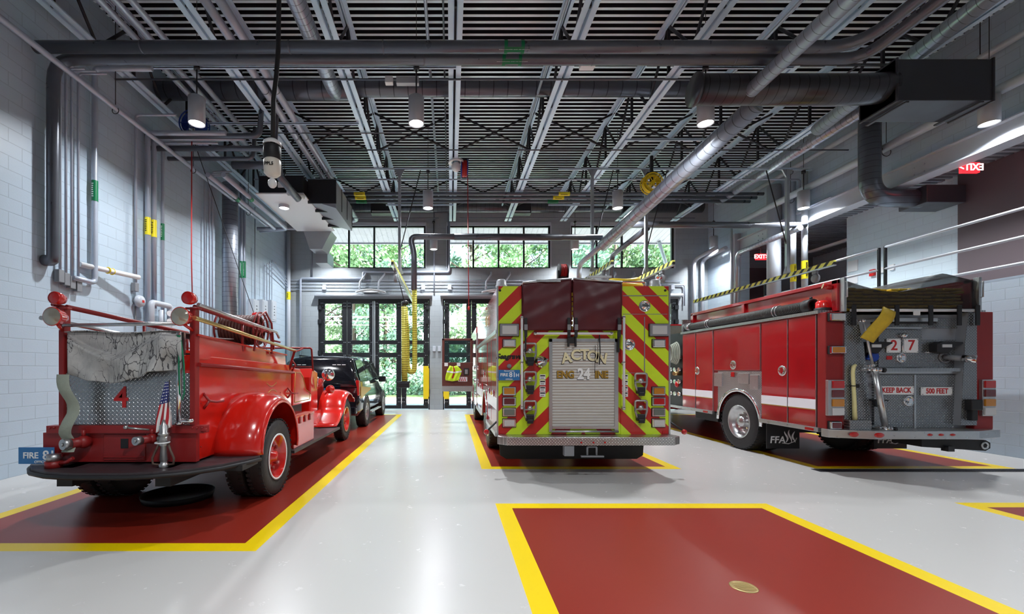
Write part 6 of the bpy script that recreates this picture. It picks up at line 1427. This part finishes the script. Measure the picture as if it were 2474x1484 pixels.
M['ribY'] = ribz('ribbed yellow exhaust hose', (.62, .56, .06), .045)
for x, lab, s in ((-1.36, 'leftmost, beside the drooping yellow hose', -1), (3.80, 'second from the left, above the middle engine', 1), (5.24, 'third from the left, above the middle engine', 1), (9.02, 'rightmost, over the right engine', -1)):
    z = 4.05; t = thing('exhaust_boom', 'yellow and black striped exhaust hose boom, '+lab, 'boom', (x, 11.65, z))
    f = MB(); f.box(x-.03, x+.03, 10.2, 16.1, z-.035, z+.065); ob('boom_bar', f, 'haz', t, 'yellow and black striped bar')
    f = MB(); f.box(x-.035, x+.035, 10.2, 16.1, z-.06, z-.035); ob('track', f, 'alu', t)
    f = MB(); f.box(x-.035, x+.035, 11.61, 11.69, z+.12, 6.9); f.prism([(x-.14, 6.9), (x+.14, 6.9), (x+.035, 6.7), (x-.035, 6.7)], 'y', 11.63, 11.67); f.prism([(x-.1, z+.06), (x+.1, z+.06), (x+.03, z+.28), (x-.03, z+.28)], 'y', 11.63, 11.67); ob('hanger_post', f, 'galv', t)
    f = MB(); d = .56 if x < 5 else .55*s; f.cyl((x+(.56 if x in (-1.36, 3.80, 5.24) else -.56), 11.65, 6.88), (x+.02, 11.65, 4.75), .014, 8); ob('stay', f, 'dsteel', t)
    f = MB(); f.box(x-.03, x+.03, 10.7, 10.82, z-.14, z-.05); f.lathe([(0, -.04), (.10, -.03), (.11, .03), (0, .04)], (x, 10.75, z-.25), 'x', 18); ob('balancer', f, 'grey', t)
# exhaust down pipes and cross pipes
pipe([(3.80, 10.9, 4.86), (-1.02, 10.9, 4.88), (-.91, 10.9, 4.5), (-.91, 10.9, 3.54)], .073, 'dpipe', 'dark exhaust pipe crossing to the left then dropping to a yellow hose', 'exhaust_pipe', R=.2, n=16, extra=lambda t: ob('sleeve', MB().cyl((.1, 10.9, 4.875), (2.8, 10.9, 4.865), .083, 16), 'dpipe', t))
pipe([(4.75, 11.9, 5.52), (9.72, 11.9, 5.5)], .075, 'dpipe', 'black exhaust pipe crossing to the right wall above the right bay', 'exhaust_pipe', n=16, extra=lambda t: ob('sleeve', MB().cyl((4.9, 11.9, 5.52), (8.2, 11.9, 5.5), .085, 16), 'dpipe', t))
f = MB(); f.tube(rounded([(9.50, 11.8, 5.40), (9.45, 14.3, 5.38), (9.45, 14.35, 3.7)], .25), .08, 14)
one('exhaust_pipe', f, 'spy', 'spiral exhaust pipe sloping to the far corner of the mezzanine and dropping', 'pipe')
pipe([(3.80, 10.95, 4.66), (3.74, 12.6, 4.60), (3.74, 12.65, 4.15)], .07, 'pipe', 'branch exhaust pipe dropping behind the middle engine, left one', 'exhaust_pipe', R=.2)
pipe([(5.39, 11.9, 5.42), (5.39, 14.5, 5.35), (5.39, 14.6, 4.2)], .08, 'dpipe', 'branch exhaust pipe dropping behind the middle engine, right one', 'exhaust_pipe', R=.2)
t = thing('exhaust_hose', 'yellow ribbed exhaust hose hanging in a long loop in front of the left bay door', 'hose', (-1.0, 10.9, 3.5))
A = lambda px, py: tuple(at(px, py, 10.9))
f = MB(); f.tube(rounded([A(1001, 700), A(1002, 800), A(1002, 880), A(1000, 898), A(990, 900), A(984, 885), A(983, 800), A(979, 742)], .10, 6), .062, 14); ob('looped_hose', f, 'ribY', t)
f = MB(); f.tube([Vector(A(979, 742))+Vector((-.02, -.1, 0)), Vector(A(978, 860))+Vector((0, -.1, 0)), Vector(A(979, 922))+Vector((0, -.1, 0))], .07, 16); ob('hose_tail', f, 'ribY', t)
c = Vector(A(978, 930))+Vector((0, -.1, 0)); f = MB(); f.box(c.x-.14, c.x+.13, c.y-.1, c.y+.1, c.z-.07, c.z+.06); f.box(c.x-.17, c.x+.15, c.y-.08, c.y+.08, c.z+.06, c.z+.09); ob('hose_nozzle', f, 'blackm', t, bev=.02)
f = MB(); a = Vector(A(979, 738)); f.cyl(a, (a.x-.21, a.y, 4.0), .012, 6); f.sphere((a.x, a.y, a.z+.06), .09, 12, 1, .6, .8); ob('hose_hanger', f, 'blackm', t)
pipe([(9.45, 14.35, 3.72), (9.45, 14.2, 3.2), (9.3, 13.6, 2.8)], .075, 'ribY', 'short yellow ribbed exhaust hose by the far corner of the mezzanine', 'exhaust_hose', R=.2)
# air hose reels
def reel(px, py, Y, r, mts, lab, ax='x', w=.16):
    c = at(px, py, Y); t = thing('hose_reel', lab, 'hose reel', c)
    f = MB()
    for s in (-w/2, w/2):
        f.torus(c+Vector((s, 0, 0)) if ax == 'x' else c+Vector((0, s, 0)), r, .015, ax, 28, 6)
        for k in range(6):
            a = k*pi/3; q = Vector((s, r*cos(a), r*sin(a))) if ax == 'x' else Vector((r*cos(a), s, r*sin(a))); f.cyl(c+(Vector((s, 0, 0)) if ax == 'x' else Vector((0, s, 0))), c+q, .01, 6)
    f.cyl(c+Vector((-w*.6, 0, 0)) if ax == 'x' else c+Vector((0, -w*.6, 0)), c+Vector((w*.6, 0, 0)) if ax == 'x' else c+Vector((0, w*.6, 0)), .05, 12)
    ob('reel_frame', f, mts[0], t)
    f = MB()
    for k in range(5):
        s = -w*.4+w*.2*k; f.torus(c+(Vector((s, 0, 0)) if ax == 'x' else Vector((0, s, 0))), r*.72, .018, ax, 26, 6)
    for k in range(4):
        s = -w*.3+w*.2*k; f.torus(c+(Vector((s, 0, 0)) if ax == 'x' else Vector((0, s, 0))), r*.88, .016, ax, 26, 6)
    ob('wound_hose', f, mts[1], t)
    f = MB(); f.box(c.x-.03, c.x+.03, c.y-.03, c.y+.03, c.z, 6.9); f.box(c.x-w*.7, c.x+w*.7, c.y-.05, c.y+.05, c.z+r, c.z+r+.03); ob('bracket', f, mts[2], t)
    return c
c = reel(470, 302, 9.4, .27, ('blue', 'blue', 'dsteel'), 'blue air hose reel with a long red hose, hung by the left wall', 'y', .2)
f = MB(); f.tube([(c.x, c.y-.1, c.z-.2), (c.x+.005, c.y-.12, 3.9), (c.x+.01, c.y-.1, Z_(712, 9.3))], .012, 6); one('air_hose', f, 'rhose', 'thin red air hose hanging straight down from the blue reel at the left', 'hose')
f = MB(); f.tube([(c.x-.1, c.y, c.z-.1), (c.x+.9*1.0, c.y+1.6, 2.0)], .008, 5); one('hanging_cable', f, 'cable', 'thin black cable slanting down from the blue reel at the left', 'cable')
c = reel(1122, 408, 11.4, .22, ('blue', 'rhose', 'dsteel'), 'blue and red air hose reel hung over the aisle beside the white dome fixture', 'x', .16)
f = MB(); f.tube([(c.x+.08, c.y-.1, c.z-.15), (c.x+.10, c.y-.1, 4.5), (c.x+.11, c.y-.1, Z_(742, 11.3))], .012, 6); f.sphere((c.x+.11, c.y-.1, Z_(745, 11.3)), .03, 8, 1, 1, 2); one('air_hose', f, 'rhose', 'thin red air hose hanging down over the aisle beside the middle engine', 'hose')
c = reel(1574, 444, 10.9, .24, ('yel', 'yel', 'dsteel'), 'yellow cord reel hanging under the roof right of the middle', 'y', .18)
# white dome fixture
c = at(1102, 398, 11.3); t = thing('dome_fixture', 'white flared dome fixture with a round globe hanging over the aisle', 'ceiling fixture', c)
f = MB(); f.lathe([(.05, .2), (.10, .16), (.19, .10), (.205, .04), (.19, .03), (.12, .05)], c, 'z', 30); ob('shade', f, 'white', t); f = MB(); f.sphere(c+Vector((0, 0, -.06)), .125, 20); ob('globe', f, 'white', t); f = MB(); f.cyl(c+Vector((0, 0, .15)), (c.x, c.y, 6.95), .02, 8); ob('stem', f, 'galv', t)
# white box device hung near the twin pipes, and driver box beside the near centre lamp
c = at(1420, 157, 7.5); t = thing('wireless_box', 'small white box device hanging just beyond the twin pipes', 'device', c)
f = MB(); f.box(c.x-.13, c.x+.12, c.y-.05, c.y+.08, c.z-.05, c.z+.05); ob('box', f, 'white', t, bev=.01); f = MB(); f.cyl((c.x-.13, c.y, c.z), (c.x-.3, c.y, 6.95), .012, 6); ob('arm', f, 'blackm', t)
c = at(985, 195, 7.75); t = thing('lamp_driver', 'grey driver box with small white unit beside the near centre pendant lamp', 'lamp driver', c)
f = MB(); f.box(c.x-.2, c.x+.2, c.y-.05, c.y+.05, c.z-.07, c.z+.05); ob('driver_box', f, 'lampw', t, bev=.008); f = MB(); f.box(c.x-.40, c.x-.26, c.y-.05, c.y+.05, c.z-.06, c.z+.06); ob('sensor', f, 'white', t, bev=.01)
# hanging filter on a black hose
Yf = 4.9; t = thing('hanging_filter', 'white topped filter with a cream bowl hanging on a black hose, upper left', 'filter', at(658, 385, Yf))
f = MB(); pts = [at(675, -300, Yf), at(674, 0, Yf), at(672, 120, Yf), at(668, 180, Yf), at(661, 240, Yf), at(659, 345, Yf)]; f.tube(pts, .026, 12); ob('black_hose', f, 'black', t)
c = at(658, 385, Yf)
f = MB(); f.lathe([(0, .22), (.06, .215), (.095, .19), (.10, .15), (.098, .15)], c, 'z', 26); ob('cap', f, 'white', t); f = MB(); f.lathe([(.085, .15), (.095, .12), (.095, .0), (.085, -.01)], c, 'z', 26); ob('collar', f, 'black', t)
f = MB(); f.lathe([(.085, -.01), (.095, -.03), (.09, -.16), (.06, -.19), (0, -.20)], c, 'z', 26); b_ = ob('bowl', f, mat('cream bowl', (.72, .68, .60), .3), t)
text('PPL5', .05, (c.x, c.y-.097, c.z-.09), 'bpaint', b_, rot=(pi/2, 0, 0), off=.001)
f = MB(); rn = random.Random(4)
f.sphere((c.x+.0, c.y, c.z-.27), .05, 12, 1, 1, 1.1); ob('plastic_wrap', f, 'white', t, bev=0)
# stubby right-edge thing: engine 27 tail light beyond the frame is built with the engine
# ---------------------------------------------------------------- pendant lamps (each with its own light)
LXs = (-4.47, -.60, 4.50, 9.5)
rowsY = (7.67, 11.7, 15.7, .9, -3.2)  # last two rows are unseen, added to brighten the vehicle backs
nmx = ('over the left bay', 'left of the middle engine', 'right of the middle engine', 'close to the right wall'); nmy = ('near row', 'middle row', 'back row by the windows', 'added fill row above the viewer', 'added rearmost fill row')
def pendant():
    t = thing('pendant_lamp', 'x', 'pendant lamp', (0, 0, 0), 'cylinder pendant lamps')
    f = MB(); f.lathe([(0, .47), (.12, .47), (.137, .455), (.137, 0), (.128, 0), (.122, .03), (0, .03)], (0, 0, 0), 'z', 32); ob('lamp_housing', f, 'lampw', t)
    f = MB(); f.lathe([(0, .012), (.11, .012), (.122, .02)], (0, 0, 0), 'z', 32); ob('lamp_lens', f, 'lens', t)
    f = MB(); f.cyl((0, 0, .46), (0, 0, 1.05), .013, 8); f.cyl((0, 0, 1.0), (0, 0, 2.17), .006, 6); f.cyl((0, 0, .95), (0, 0, 1.02), .05, 12); ob('stem', f, 'blackm', t)
    return t
p0 = pendant(); LL = bpy.data.lights.new('pendant light', 'AREA'); LL.shape = 'DISK'; LL.size = .22; LL.energy = PEND; LL.color = LAMPC; LL.spread = radians(150)
for j, yy in enumerate(rowsY[:5]):
    for i, x in enumerate(LXs):
        if yy < 2 and i in (0, 3): continue
        lab = 'white cylinder pendant lamp %s, %s' % (nmx[i], nmy[j])
        loc = (x, yy, 5.88)
        if i == j == 0: t = p0; t.location = loc; t['label'] = lab
        else: t = dup(p0, loc, lab)
        l = bpy.data.objects.new('pendant light', LL); COL.objects.link(l); l.location = (x, yy, 5.87)
